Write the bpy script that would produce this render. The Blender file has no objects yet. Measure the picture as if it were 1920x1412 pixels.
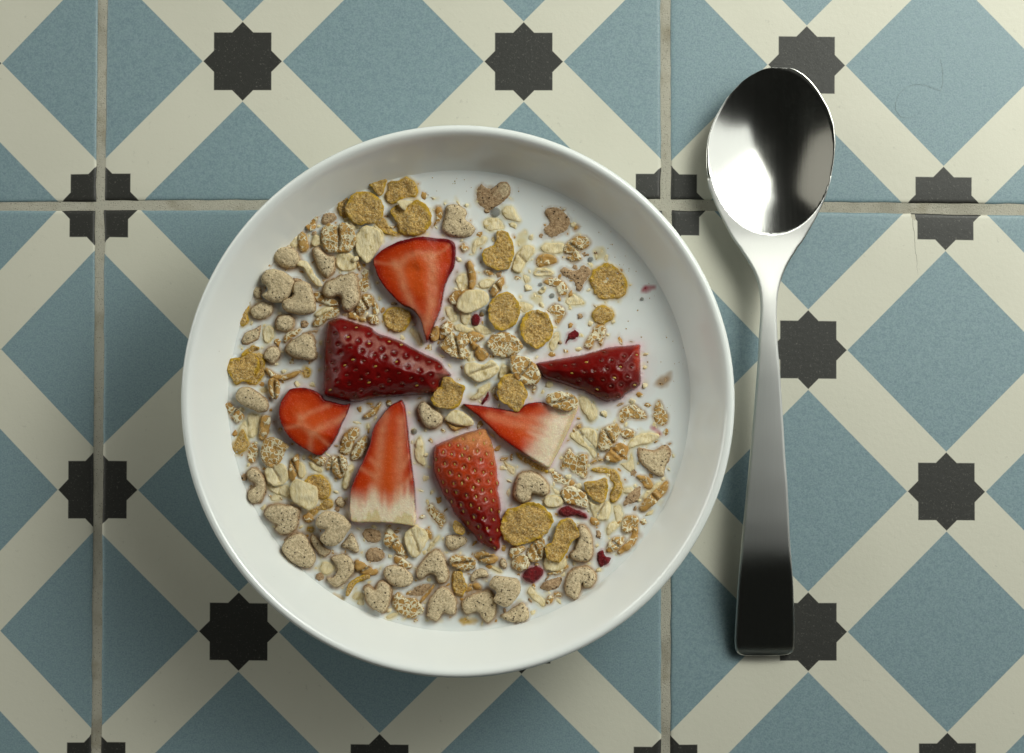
import bpy, bmesh, math, random
import numpy as np
from mathutils import Vector
from mathutils.geometry import delaunay_2d_cdt

SC = bpy.context.scene
COL = SC.collection
MM = 0.001
CAMH = 800.0        # camera height above the tiles, mm
PXMM = 5.25         # photograph pixels per mm on the tile plane

# ---------------------------------------------------------------- camera, world, lamps
cam = bpy.data.objects.new('camera', bpy.data.cameras.new('camera'))
COL.objects.link(cam)
cam.location = (0, 0, CAMH * MM)
cam.data.sensor_width = 36
cam.data.lens = 36 * CAMH / (1920 / PXMM)
cam.data.clip_start = 0.01
cam.data.clip_end = 20
SC.camera = cam

world = bpy.data.worlds.new('World')
SC.world = world
world.use_nodes = True
bg = world.node_tree.nodes['Background']
bg.inputs[0].default_value = (0.95, 1.0, 0.86, 1)
bg.inputs[1].default_value = 0.008

def area_lamp(name, loc, target, sx, sy, radiance, colour):
    d = bpy.data.lights.new(name, 'AREA')
    d.shape = 'RECTANGLE'; d.size = sx; d.size_y = sy
    d.energy = radiance * math.pi * sx * sy
    d.color = colour
    o = bpy.data.objects.new(name, d)
    COL.objects.link(o)
    o.location = loc
    o.rotation_euler = (Vector(target) - Vector(loc)).to_track_quat('-Z', 'Y').to_euler()
    return o

# a window lamp at the upper right, the pale curtain round it, and a dim wall opposite
key = area_lamp('window_light', (0.37, 0.33, 0.46), (0.05, 0.04, 0), 0.44, 0.40, 1.0, (0.98, 1.0, 0.91))
# the window is brightest in its middle, like a lamp behind a diffuser
key.data.use_nodes = True
kt = key.data.node_tree
ke = next(n for n in kt.nodes if n.type == 'EMISSION')
kg = kt.nodes.new('ShaderNodeNewGeometry')
kd = kt.nodes.new('ShaderNodeVectorMath'); kd.operation = 'DISTANCE'; kd.inputs[1].default_value = (0.5, 0.5, 0)
kt.links.new(kg.outputs['Parametric'], kd.inputs[0])
km = kt.nodes.new('ShaderNodeMapRange'); km.interpolation_type = 'SMOOTHSTEP'
for k, v in ((1, 0.05), (2, 0.48), (3, 15.0), (4, 2.0)): km.inputs[k].default_value = v
kt.links.new(kd.outputs['Value'], km.inputs[0]); kt.links.new(km.outputs[0], ke.inputs['Strength'])
area_lamp('bright_curtain', (0.88, 0.53, 0.86), (0.09, 0.04, 0), 1.75, 1.10, 1.24, (0.97, 1.0, 0.95))
area_lamp('wall_bounce', (-1.15, 0.52, 0.80), (0, 0.08, 0), 1.30, 1.1, 0.36, (1.0, 0.97, 0.84))
area_lamp('low_shadow_fill', (-0.95, 0.46, 0.26), (-0.08, -0.06, 0.02), 0.95, 0.46, 3.4, (0.98, 1.0, 0.93))  # added fill lamp, set low to lift the shadow beside the bowl

SC.view_settings.view_transform = 'Standard'
SC.view_settings.look = 'None'
SC.view_settings.exposure = 0
SC.view_settings.gamma = 1
SC.cycles.max_bounces = 8
SC.cycles.transparent_max_bounces = 8
SC.cycles.caustics_reflective = False
SC.cycles.caustics_refractive = False
# ---- the cereal, one line per piece: kind ; crop ; outline ; options ; label -------------------------------------
# kinds: h heart, n nugget, c corn flake, o oat flake, w wheat flake, r dried berry bit
# outline: polygon, "e cx cy a b rot" ellipse or "s width x,y x,y" strip, in the units of a crop of the photograph
CROPS = {'1': (420, 300, 4.3636), '2': (860, 320, 4.3636), '3': (420, 600, 4.3636), '4': (860, 600, 4.3636),
         '5': (420, 880, 4.3636), '6': (860, 880, 4.3636), '7': (820, 420, 6.4), '8': (680, 540, 6.4),
         '9': (620, 740, 6.4), 'A': (720, 960, 6.4), 'B': (420, 840, 6.4), 'C': (780, 780, 6.4), 'D': (660, 300, 6.4)}
SUB = {'$1': 'downward-pointing strawberry wedge', '$2': 'big dark strawberry piece', '$3': 'dark strawberry piece nearest the spoon',
       '$4': 'rounded cut strawberry', '$5': 'tall strawberry slice', '$6': 'pale-ended strawberry wedge',
       '$7': 'pink-shouldered strawberry piece'}
PIECES = """
w;1;735,385 820,385 800,425 770,460 745,510 745,560 700,575 670,540 700,505 715,460 720,420;z1.6;curled wheat flake alone at the milk's edge at eleven o'clock
n;1;800,440 850,420 905,430 930,470 900,510 830,540 790,510;z1.2 w.5;brown soaked nugget above the wheat flake with white netting and a centre split
w;1;800,580 850,525 915,545 960,520 1030,540 1070,610 1065,690 1020,745 960,750 915,750 850,745 810,680;z2.6 k90 n1;big wheat flake with white netting and a dark centre split at eleven o'clock
c;1;935,350 985,300 1040,270 1060,330 1010,390 1010,440 1040,500 980,470 940,420;z.9;yellow corn flake tucked under the outer side of the round crusty flake
c;1;1230,490 1290,460 1340,530 1380,575 1440,605 1390,620 1310,590 1260,550;z1.0;thin tail of corn flake under the round crusty flake above the $1
c;1;1000,400 1040,310 1110,265 1190,270 1270,320 1300,400 1290,470 1230,510 1160,515 1110,530 1060,500 1015,460;z2.8;round crusty corn flake overlapping a yellow one near eleven o'clock
c;1;1240,160 1260,105 1310,105 1325,170 1310,230 1300,275 1265,285 1220,230 1195,195;z2.0;small folded bright yellow corn flake, uppermost piece in the bowl
w;1;1160,160 1190,135 1240,145 1235,175 1190,195;z2.2;dark brown husk scrap stuck beside the uppermost folded yellow corn flake
c;1;1340,250 1360,185 1440,170 1490,145 1550,180 1580,250 1560,290 1500,300 1440,320 1400,350 1350,340 1330,300;z1.2;sugared corn flake with yellow edges next to the uppermost folded yellow flake
c;1;1370,420 1420,370 1480,400 1550,340 1620,350 1680,420 1695,490 1660,560 1600,600 1530,615 1450,595 1430,540 1390,470;z2.2;sugared corn flake right above the $1 with an oat scrap on it
o;1;1415,345 1450,325 1490,330 1540,345 1500,375 1485,410 1450,400 1430,375;z3.6;tiny fan-shaped oat scrap lying on top of a corn flake
w;1;1740,385 1770,390 1790,440 1770,490 1720,540 1700,545 1735,480 1730,420;z1.0;thin brown husk between the sugared corn flake and the half-dry heart
o;1;1230,545 1275,560 1300,610 1295,670 1270,640;z.7;sliver of oat flake peeping from behind the large cream oat beside the $1
o;1;1080,690 1100,590 1160,545 1230,560 1280,600 1285,680 1240,760 1190,830 1150,830 1090,750;z2.0;large cream oval oat flake touching the upper corner of the $1
o;1;515,660 545,625 610,630 610,700 560,715;z.8;small cream oat flake at the milk's edge above a lone nugget
w;1;e 645 670 36 80 8;z1.8 n0;upright brown wheat kernel beside a small cream oat at the milk's edge
o;1;720,660 740,615 780,630 790,680 750,700 720,690;z1.5;lumpy white oat crumb beside the split white-netted wheat flake
n;1;e 738 598 32 28 0;z.6 w.7;soaked crumb above the lumpy white oat crumb
o;1;1020,520 1060,510 1075,550 1045,570;z1.2;white oat chip under the round crusty corn flake
n;1;395,780 430,720 520,705 580,730 620,800 610,850 540,890 450,860;z3.2;egg-shaped tan nugget at ten o'clock above the heart with the bite
o;1;320,770 360,725 420,715 410,760 350,785;z.5;pale oat flake behind the egg-shaped tan nugget at ten o'clock
n;1;720,740 760,710 800,740 850,780 900,790 905,860 890,920 840,960 780,910 750,840;z3.2;tan cereal piece seen on edge below the split white-netted wheat flake
w;1;195,865 250,790 330,785 380,820 370,870 320,890 305,950 250,1000 195,975 200,930 240,900 230,880;z2.0;curly wheat flake with white ridges at ten o'clock by the milk's edge
h;1;305,960 340,900 420,890 500,920 560,970 565,1030 530,1110 470,1160 400,1165 340,1140 305,1100 352,1065 335,1020 305,1000;z5.5;tan heart with its notch facing the rim, touching another heart at ten o'clock
h;1;550,1060 570,1000 640,985 700,1015 725,1080 745,1150 745,1230 690,1260 600,1265 510,1240 470,1200 475,1145 530,1118 558,1100;z4.6;tan heart pressed against the heart whose notch faces the rim
n;1;e 600 985 50 25 -10;z1.0 w.8;soaked crumb peeping out above the two touching hearts
o;1;s 52 600,850 670,850 700,920 740,980 790,1030;z2.2;twisted cream oat strip running from the egg-shaped nugget towards a heart
o;1;920,830 940,770 1010,765 1060,800 1070,880 1020,900 950,895;z1.0;frayed cream oat flake under the split white-netted wheat flake
o;1;1045,810 1090,785 1100,815 1060,840;z1.8;bright white oat chip beside the $1
w;1;1075,845 1100,825 1120,870 1105,900;z.6 n0;little brown bran scrap under the bright white oat chip
w;1;1120,930 1150,895 1185,920 1180,980 1190,1040 1150,1085 1100,1050 1095,1000 1130,970;z.5 w.7;soaked brown wheat flake between a large heart and the $1
h;1;805,1060 830,1000 900,970 960,940 1050,920 1085,960 1095,1050 1105,1150 1060,1210 1000,1240 960,1180 960,1135 925,1112 860,1130 810,1100;z4.2;large grey-tan heart above the $2, notch towards the rim
w;1;1080,1230 1110,1150 1150,1100 1210,1120 1220,1180 1160,1230 1110,1270;z1.8 k60 n1;ribbed wheat flake between the large grey-tan heart and the $1
w;1;1215,1170 1255,1190 1265,1240 1240,1270 1215,1240;z1.0;narrow wheat flake edge beside the ribbed one near the $1
w;1;1175,1300 1200,1265 1250,1290 1255,1340 1200,1340;z1.4 n1;small netted wheat flake on the upper edge of the $2
w;1;e 1060 1278 48 28 -20;z1.0;wheat scrap just above the blunt end of the $2
w;1;e 1135 1305 28 20 10;z.9;wheat crumb wedged against the top of the $2
w;1;740,1100 780,1085 830,1130 900,1140 935,1180 900,1200 850,1190 790,1160 750,1150;z1.5 n1;twisted wheat flake under the large grey-tan heart
o;1;s 36 750,1270 820,1230 890,1210;z1.4;white oat strip below the twisted wheat flake
w;1;735,1330 770,1290 850,1250 900,1215 940,1235 920,1280 840,1310 790,1350 740,1360;z1.6;curled brown wheat flake at the blunt upper corner of the $2
n;1;225,1060 260,1025 310,1050 305,1110 320,1145 270,1140 235,1100;z1.6 w.3;small brown nugget tucked behind the heart whose notch faces the rim
n;1;210,1235 240,1190 320,1160 390,1185 400,1225 370,1275 300,1305 235,1285;z2.8;oval tan nugget below the heart whose notch faces the rim
n;1;420,1320 450,1275 530,1265 570,1310 560,1370 510,1400 440,1390;z3.0;round tan nugget ball below the two touching hearts
c;1;160,1160 190,1145 205,1200 190,1260 195,1320 150,1355 115,1310 125,1250 160,1210;z1.2;yellow corn flake shred at the milk's edge between nine and ten o'clock
c;1;1310,1290 1340,1230 1410,1210 1490,1240 1525,1280 1500,1350 1460,1395 1390,1395 1330,1350;z1.2;small dark corn flake between the $1 and the $2
h;2;115,200 130,130 190,90 235,125 275,128 340,85 400,90 430,140 420,210 370,260 310,310 240,350 180,320 125,270;z1.0 w.62 gx.16 gy.06;soaked brown heart with one dry lobe near twelve o'clock
o;2;355,330 390,295 440,300 470,360 500,410 450,410 380,380;z1.0;lumpy oat flake beside a bubble under the soaked heart near twelve o'clock
h;D;1130,540 1250,525 1350,570 1385,640 1365,705 1440,760 1485,830 1430,910 1340,935 1180,925 1080,850 1075,760 1110,650;z2.4 w.3;half-dry heart standing above the $1
h;2;690,330 730,290 800,285 870,320 925,390 925,450 890,500 830,540 760,565 700,530 680,470 722,425 705,390;z.9 w.9;fully soaked brown heart at one o'clock, notch facing the middle
o;2;215,410 270,385 340,410 360,470 300,480 250,490 210,450;z.4;shredded oat flake below a bubble near twelve o'clock
o;2;110,660 130,580 200,540 230,560 200,600 150,620 130,670;z.4;ragged oat shred beside the heart-like corn flake
c;2;310,510 350,495 400,520 440,590 445,680 420,770 390,800 300,805 230,770 200,720 210,650 290,610 310,570;z2.0;heart-like crusty corn flake to the spoon side of the $1
o;2;470,570 500,520 550,490 560,540 540,610 480,610;z-.25;sunken pale oat tip next to the heart-like corn flake
o;2;445,780 480,680 540,620 600,625 610,670 570,720 530,780 500,830 450,810;z1.0 k45;long oat flake with a brown crease beside the heart-like corn flake
o;2;520,840 560,850 580,890 550,920 530,880;z.2;ragged tail of oat below the long creased oat flake
o;2;680,630 720,595 850,600 850,660 780,680 700,665;z.6;oat flake with a dark tip under the fully soaked heart
w;2;860,630 930,570 960,540 1040,545 1070,600 1020,640 980,665 1000,720 930,740 890,710 930,690 870,665;z1.2 n1 k35;ribbed wheat flake with white cracks under the fully soaked heart
w;2;635,740 660,700 730,685 790,710 800,745 740,770 660,785;z.9;brown wheat flake below the oat with a dark tip
o;2;620,830 650,800 710,800 770,840 700,860 630,860;z.7 k0;folded oat flake above a wheat flake with two lobes
w;2;700,910 770,875 850,910 890,960 880,1010 830,1020 790,960 740,950;z.7 n1;two-lobed wheat flake beside three dark bubbles
h;2;810,820 860,770 920,795 960,795 1020,755 1090,790 1090,860 1050,920 1000,1000 950,990 930,920 850,880;z.7 w.85;soaked grey-brown heart touching the lone round corn flake
c;2;1080,890 1110,820 1160,790 1210,770 1290,800 1350,860 1370,920 1360,990 1310,1030 1230,1045 1150,1030 1110,970 1090,930;z1.0;lone round golden corn flake nearest the rim at two o'clock
o;2;1110,640 1190,635 1190,710 1125,715;z-.35;faint yellow square flake sunk in milk at one o'clock
w;2;e 960 465 21 18 0;z.8 n0;tiny brown bran crumb by the fully soaked heart
w;2;e 45 630 28 33 -20;z1.0 n0;round brown kernel at the upper corner of the $1
w;2;s 46 80,750 105,810 115,880 100,960;z1.8 n0;curved brown bran stick along the spoon side of the $1
o;2;-20,900 10,860 60,850 80,900 60,960 10,980;z.6;pale lumpy oat between the $1 and a curved bran stick
o;2;170,920 230,890 290,900 250,950 190,960;z1.0;pale twisted husk beside the curved bran stick
w;2;270,980 300,920 350,880 370,910 340,980 280,1030;z2.0 k55;brown husk with a white fold above the knobbly golden corn flake
w;2;e 250 838 42 25 -15;z.6;small wheat scrap below the heart-like corn flake
n;2;e 332 845 36 40 0;z.3 w.9;soaked crumb under the tip of the heart-like corn flake
w;7;160,860 240,800 400,795 380,850 280,900 240,970 180,960 140,910;z1.2 n0;brown flake half under the big white oval oat beside the $1
o;2;-10,1075 30,1010 100,980 200,985 240,1030 230,1080 180,1120 90,1160 20,1150 -15,1115;z2.8;big white oval oat flake by the spoon side of the $1
o;7;100,1010 160,1000 220,1080 230,1150 170,1170 110,1090;z.3;ghostly sunken oat by the lower tip of the $1
o;7;280,1080 320,1040 385,1050 385,1130 340,1200 290,1170;z1.2;curled oat bit under the big white oval oat
r;2;95,1220 130,1170 165,1175 175,1230 150,1275 105,1260;z1.6;bright red dried berry bit below the big white oval oat
o;2;470,1080 540,1080 600,1110 560,1160 500,1130;z.3;pale oat scraps between the two golden corn flakes in the middle
c;2;245,1150 270,1070 330,1020 400,1000 460,1050 500,1110 495,1180 450,1260 380,1300 310,1290 260,1230;z2.0;knobbly golden corn flake beside a bright red dried berry bit
c;2;510,1260 560,1170 650,1150 720,1180 760,1260 760,1350 700,1420 640,1450 580,1420 520,1350;z2.0;golden corn flake above the $3, second of two knobbly ones
w;2;730,1150 780,1090 830,1110 870,1150 850,1200 810,1250 780,1230 790,1190;z.2 w.5;pinkish soaked wheat flake beside the second knobbly golden corn flake
o;2;880,1060 930,1010 1000,1040 1020,1090 960,1100 900,1100;z.1;pale oat shreds under the soaked grey-brown heart
o;2;590,1030 640,1000 680,1050 640,1090;z-.35;faint sunken oat above the two knobbly corn flakes
c;2;1100,1190 1130,1130 1200,1110 1260,1160 1250,1210 1180,1250 1120,1230;z1.0;small golden corn flake on open milk above the $3
w;4;1035,200 1110,70 1160,40 1195,70 1185,150 1160,205 1120,160 1080,235 1045,230;z1.0 n1;forked wheat flake hanging below the small corn flake on open milk
r;2;870,1390 900,1330 950,1300 990,1330 980,1370 920,1390 880,1420;z.8;elongated red dried berry bit on open milk above the $3
o;4;740,200 770,120 810,105 820,150 790,230 760,250;z.3;pale oat sliver beside the second knobbly golden corn flake
r;2;1500,980 1540,945 1610,945 1560,985 1530,1000;z-.2;faint pink berry thread sunk near the rim at two o'clock
n;3;135,160 170,100 240,70 300,35 305,80 290,150 240,190 180,210 140,200;z1.6 w.35;wedge-shaped soaked nugget above a folded corn flake at nine o'clock
o;3;320,140 325,80 370,55 405,80 400,150 350,185;z.7;small pale oat below the round tan nugget ball
w;3;495,150 520,110 570,90 620,75 600,115 540,150 500,180;z1.6;little wheat husk behind the triangular tan heart beside the $2
n;3;650,110 700,80 780,70 770,110 700,120;z.1 w.8;soaked crust between the triangular heart and the $2
h;3;500,230 520,190 590,140 660,110 720,130 750,220 745,310 700,335 640,322 560,300 510,260;z4.2;triangular tan heart just outside the blunt end of the $2
n;3;320,300 330,260 380,215 440,225 460,280 430,330 395,365 340,330;z2.6;knobbly tan nugget between a broad corn flake and a triangular heart
c;3;145,280 180,240 250,215 290,235 240,250 190,275 150,300;z1.8;folded brown corn flake edge above the broad corn flake at nine o'clock
c;3;250,290 310,290 335,370 320,450 280,510 220,525 190,500 250,450 290,380;z1.0;corn flake half hidden under the broad one at nine o'clock
c;3;30,380 60,320 130,310 220,275 270,300 285,380 250,440 210,500 150,500 100,520 70,470 35,430;z2.0;broad corn flake at the milk's edge at nine o'clock
w;3;s 36 345,405 400,455 470,480 540,460 610,425;z1.4 n0;thin curved husk beside the broad corn flake at nine o'clock
c;3;630,420 660,385 710,410 690,465 650,460;z.3;yellow corn crumb in the gap outside the $2
w;3;360,520 380,480 440,490 460,550 440,630 410,645 370,590;z2.4 k90 n0;shiny barley-like kernel above the $4
o;3;e 330 575 28 18 10;z.4;tiny pale oat crumb beside the shiny kernel
n;3;90,610 130,555 200,550 270,590 340,640 360,690 350,740 290,760 220,730 150,700 100,660;z4.4;pebble-shaped tan nugget beside the $4 at nine o'clock
w;3;5,700 45,680 90,720 140,760 155,800 110,840 75,810 30,740;z1.4 n1 k-50;striped wheat flake at the milk's edge below the pebble-shaped nugget
o;3;200,780 280,775 290,850 270,930 230,960 190,920 200,850;z.6;pale oat flake under the pebble-shaped nugget
o;3;120,900 170,830 190,880 200,960 160,1010 110,960;z.4;pale oat flake nearest the rim between eight and nine o'clock
w;3;295,860 310,790 360,790 375,850 350,940 310,980 285,960;z2.0 n0;cupped olive-brown flake rim beside the $4
c;3;70,1030 110,970 150,900 190,980 200,1030 150,1080 110,1095 75,1070;z1.0;yellow-tipped flake at the milk's edge below the cupped flake
w;3;190,1110 200,1040 250,1010 275,1070 260,1150 210,1160;z.6 n1;small soaked wheat flake beside the large netted one at eight o'clock
w;3;300,1080 330,990 400,965 480,1000 525,1040 490,1080 470,1140 410,1200 350,1190 310,1130;z2.2 n1;large netted wheat flake just below the $4 at eight o'clock
o;5;365,130 430,140 520,140 540,230 460,210 390,180;z.7;cream oat edge under the streaked oat flake at eight o'clock
o;3;340,1230 380,1190 480,1180 520,1250 500,1320 430,1355 370,1330 345,1280;z1.8 k60;streaked cream oat flake below the large netted wheat flake
w;3;530,1230 550,1150 600,1100 610,1160 600,1240 570,1310 530,1290;z1.6 n0 k70;narrow ribbed flake below the $4
o;3;610,1170 650,1190 665,1250 640,1290 605,1260;z1.0;pale oat leaf beside the narrow ribbed flake
w;3;690,1120 740,1105 820,1130 810,1180 770,1180 720,1150;z1.4 n1;small wheat flake at the bottom edge of the $4
o;3;700,1170 740,1170 800,1220 780,1250 730,1220;z.8;oat sliver under the small flake below the $4
w;3;830,1200 860,1130 910,1115 890,1180 850,1230;z.8;smaller of two wheat flakes beside the $5
w;3;885,1220 900,1150 960,1110 1000,1150 1005,1220 960,1290 910,1270;z2.0 k75;knobbly wheat flake with a dark seam outside the $5
w;3;950,1030 970,960 1030,900 1090,890 1095,930 1060,1000 1010,1090 950,1080;z1.4 n1;outer half of a broken wheat flake between two cut strawberries
w;3;1040,1130 1070,1030 1130,970 1165,960 1165,1040 1140,1100 1090,1140;z1.6 n1;inner half of a broken wheat flake against the $5
o;3;s 46 1050,1200 1010,1250 1000,1330 990,1380;z1.6;white oat strip hugging the lower flank of the $5
o;3;s 38 1530,80 1580,130 1610,200;z.2;faint ribbed oat between the tips of two strawberries
w;3;1690,110 1720,60 1755,60 1760,110 1745,165 1700,165;z1.6;wheat half-flake at the lower tip of the $1
w;3;1770,150 1770,60 1830,15 1870,50 1860,100 1810,150;z2.0;brown ridged wheat flake beside the lower tip of the $1
o;8;1110,460 1180,440 1260,480 1330,500 1250,540 1130,510;z1.2;cream oat fold above the wheat flakes in the bowl's middle
o;8;1330,470 1420,450 1530,520 1500,560 1400,540;z.6;white oat mush above the oval wheat flake in the middle
w;8;930,700 1000,600 1070,530 1130,580 1170,540 1240,570 1270,650 1230,720 1290,790 1230,850 1150,840 1060,820 990,760;z2.6 n1 k80;crumpled wheat flake with a white slit in the bowl's middle
w;8;1270,570 1330,530 1450,590 1400,640 1350,660 1500,790 1440,860 1380,840 1300,680;z1.6 k-55;long olive husk between the crumpled and the oval wheat flakes
o;8;1250,740 1300,780 1280,880 1240,830;z.7;oat sliver below the crumpled wheat flake
c;8;830,1310 940,1160 960,1080 1050,1080 1110,1130 1225,1190 1200,1260 1180,1340 1120,1430 1000,1440 900,1420 850,1380;z3.2;ragged golden corn flake at the pointed end of the $2
w;3;1140,790 1180,760 1240,710 1275,680 1270,720 1230,770 1170,800;z1.4 n0;boat-shaped husk under the lower edge of the $2
w;3;e 1185 682 30 12 0;z.8 n0;brown crumb peeping from under the $2
o;3;e 1178 870 10 22 0;z.5;tiny grain floating between the two cut strawberries
n;3;1580,720 1620,670 1680,690 1740,740 1790,790 1780,850 1720,890 1650,880 1600,810;z3.0 w-.2;smooth beige nugget below the ragged golden corn flake
o;3;1560,1100 1570,1000 1600,965 1625,1000 1630,1090 1645,1180 1610,1180 1580,1150;z.8;white oat sliver standing between two strawberries at the bowl's lower middle
w;9;1400,330 1500,380 1610,380 1570,410 1480,430 1420,390;z1.2 n0;brown flake underside beneath the oat beside the smooth nugget
o;9;1375,290 1440,210 1530,190 1640,250 1705,320 1690,370 1600,375 1500,360 1410,320;z2.2;cream oat flake beside the smooth beige nugget
w;4;240,180 290,120 380,105 450,130 510,190 510,240 460,280 380,300 310,290 260,240;z2.2 n1;oval frosted wheat flake in the bowl's middle
w;4;430,360 440,300 500,295 580,320 640,390 665,450 650,500 600,530 540,520 480,480 440,420;z4.2 n1 k-50;raised wheat flake with a deep seam touching the $3
o;4;330,440 360,370 410,390 420,430 380,470 340,480;z1.0;pale husk under the raised wheat flake with a deep seam
o;4;50,400 60,360 130,350 200,370 260,330 310,370 320,410 280,460 200,500 140,500 70,450;z2.4 k-20;folded cream oat flake with a dark speck in the bowl's middle
o;4;100,640 150,600 170,560 250,520 250,560 200,610 140,650;z1.2;narrow olive oat husk above the $6
r;4;180,680 210,630 240,580 250,620 230,660 200,700;z1.0;dark purple berry bit at the tip of the $6
w;4;270,600 290,550 320,560 330,650 300,650;z.6 n0;brown flake corner behind the egg-shaped golden corn flake
c;4;320,580 340,500 400,450 470,460 530,530 560,600 540,660 500,730 460,740 400,700 340,650;z4.0;egg-shaped golden corn flake resting on the edge of the $6
w;4;e 615 570 16 30 -10;z.6;slim wheat scrap below the raised wheat flake
w;4;715,640 760,600 850,590 940,620 970,670 950,720 880,740 790,720 740,690;z5.0 n1 k-15;oval wheat flake with a white star crack on top of the $6
o;4;990,640 1040,640 1100,690 1130,760 1110,820 1070,825 1040,780 1000,720;z.8;half-moon cream oat beside the white end of the $6
o;4;920,950 970,910 1060,890 1120,920 1130,1000 1120,1080 1100,1120 1050,1060 980,1010;z.5 k50;cream oat flake with a brown slit below the half-moon oat
w;4;e 985 865 20 26 0;z.6;bran crumb above the oat flake with a brown slit
w;4;1150,990 1170,910 1240,870 1300,860 1320,910 1290,970 1230,1060 1170,1060 1145,1030;z1.6 n1 k60;knotted brown wheat flake below the $3
w;4;1325,930 1360,890 1430,910 1430,950 1370,970;z.8 n1;small wheat flake attached to the knotted brown one
w;4;1205,1120 1250,1060 1320,1010 1380,1040 1370,1100 1310,1160 1240,1160;z2.0 k40 n0;kernel with a white stripe below the knotted wheat flake
o;4;1390,1050 1410,990 1480,940 1580,925 1630,950 1580,1000 1490,1020;z.9;clean yellow oat blade pointing at the rim at four o'clock
r;4;s 30 1580,870 1620,910 1650,950;z-.1;sunken pink berry thread by the tip of the clean yellow oat blade
h;4;1450,1080 1470,1030 1540,1040 1600,1052 1660,1010 1720,1010 1755,1070 1740,1140 1700,1210 1680,1280 1620,1280 1540,1230 1470,1160;z1.6 w.45 gy-.14;heart with a dry point and soaked lobes at four o'clock
w;4;1310,790 1360,710 1440,700 1530,760 1530,800 1470,810 1400,800 1340,840;z.25 n1;milky wheat flake on open milk below the $3
w;4;1600,730 1640,670 1680,720 1710,790 1690,850 1640,860 1600,810;z.3 n1;upright soaked wheat flake nearest the rim at three o'clock
n;4;1600,530 1640,470 1700,440 1740,420 1740,490 1690,550 1640,550;z-.15 w.6;faint sunken crumb alone between the $3 and the rim
w;4;840,1190 870,1110 910,1060 950,1100 1040,1100 1050,1150 1040,1260 1010,1290 950,1260 900,1220 850,1220;z.6 n1;wheat flake broken into squares below the $6
o;4;1330,1180 1390,1160 1410,1100 1430,1180 1430,1220 1390,1235;z.3;comma-shaped pale oat beside the heart with a dry point
o;4;370,1160 400,1180 450,1210 450,1260 410,1240;z.3;pale oat sliver between the $7 and a notched heart
w;4;e 370 1135 42 15 20;z.5 n0;brown bran splinter beside the $7
w;4;s 24 1070,1180 1130,1150 1180,1140;z.8 n0;thin bran strip under the kernel with a white stripe
c;4;s 34 480,1100 580,1170 720,1240;z.4;long yellow husk along the lower edge of the $6
h;6;450,180 470,80 510,30 600,20 680,60 735,130 740,190 700,220 605,205 590,250 540,280 490,270 455,230;z3.6;pale tan heart between the $7 and the $6
w;6;755,20 810,30 870,70 950,100 960,140 880,130 800,100 770,60;z.4 n1;soaked wheat flake spotted with brown beside the pale tan heart
o;6;760,140 800,160 830,200 790,200;z.5;small oat bit touching the pale tan heart
w;6;850,190 880,150 950,150 1030,200 1050,250 1040,310 980,300 900,280 860,240;z1.6 n1;domed wheat flake above the long crimson berry strip
o;6;705,270 720,230 790,220 850,250 840,290 780,310 720,300;z1.4;clean cream oat grain below the pale tan heart
r;6;825,330 890,305 960,330 1040,370 1045,400 960,380 870,390 830,370;z2.2;long crimson dried berry strip below the domed wheat flake
c;6;1240,0 1290,30 1320,90 1335,170 1300,240 1250,260 1240,200 1270,130 1240,80 1220,40 1150,30 1100,10 1150,-10;z1.0;curved corn flake arching over the square golden one at four o'clock
c;6;1030,110 1080,100 1150,90 1200,70 1220,130 1210,200 1180,260 1120,260 1070,210 1035,160;z2.0;square golden corn flake under the arching one at four o'clock
o;6;1075,280 1120,290 1160,280 1230,270 1240,350 1210,405 1150,410 1100,370;z1.0 k-60;cleft cream oat flake below the square golden corn flake
o;6;1270,300 1310,290 1340,370 1330,440 1290,420;z.1;sunken pale oat beside the cleft cream oat
o;6;1210,510 1230,450 1270,430 1310,460 1270,500 1230,535;z.8;small pale yellow oat on its own below the cleft oat
n;6;1330,280 1380,190 1450,140 1495,130 1500,200 1470,270 1400,300 1350,310;z.7 w.9;soaked brown nugget beside the arching corn flake
o;6;e 1385 175 40 24 0;z.6;tiny oat clinging between the arching corn flake and the soaked nugget
w;6;1460,60 1510,55 1570,90 1580,150 1530,150 1490,100;z1.0;torn wheat flake under the heart with a dry point
o;6;1510,230 1560,160 1630,115 1660,120 1600,180 1530,240;z.8;white flake half behind the canoe-shaped husk at four o'clock
w;6;1485,320 1520,260 1590,190 1650,140 1705,105 1700,170 1650,240 1580,300 1510,340;z2.0 n0 k45;canoe-shaped brown husk at the milk's edge at four o'clock
w;6;1340,450 1370,390 1440,385 1470,420 1450,470 1390,515 1350,500;z1.2 n1;round netted wheat flake below the canoe-shaped husk
w;6;s 50 1440,480 1440,550 1400,620 1310,680;z1.2 n0;bent brown husk at the milk's edge below the round netted wheat flake
w;6;1210,660 1240,600 1290,560 1350,560 1350,600 1300,650 1240,675;z1.2 n1 k40;striped amber wheat kernel beside a crimson berry chunk by the rim
n;6;e 1145 530 30 45 10;z.6 w.7;small brown crumb below the cleft cream oat
w;6;1070,400 1100,390 1145,430 1130,470 1090,450;z.8;little wheat scrap at the end of the crimson strip
c;6;360,420 400,340 480,310 560,280 650,285 700,320 760,390 760,440 720,510 650,560 560,600 470,615 400,580 355,520;z2.2;largest corn flake, broad and speckled, beside the $7
c;6;800,480 840,420 920,410 960,470 980,540 920,600 880,680 830,750 760,740 720,700 720,620 770,590;z2.8;tall angular corn flake next to the largest one
h;6;980,470 1030,460 1080,530 1100,620 1090,720 1040,760 950,750 910,700 950,650 970,570;z3.2;tan heart standing on edge beside the tall angular corn flake
w;6;560,690 600,610 670,560 700,590 700,660 660,740 600,750;z1.6 n1 k65;netted wheat flake with a white rim between two corn flakes
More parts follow.
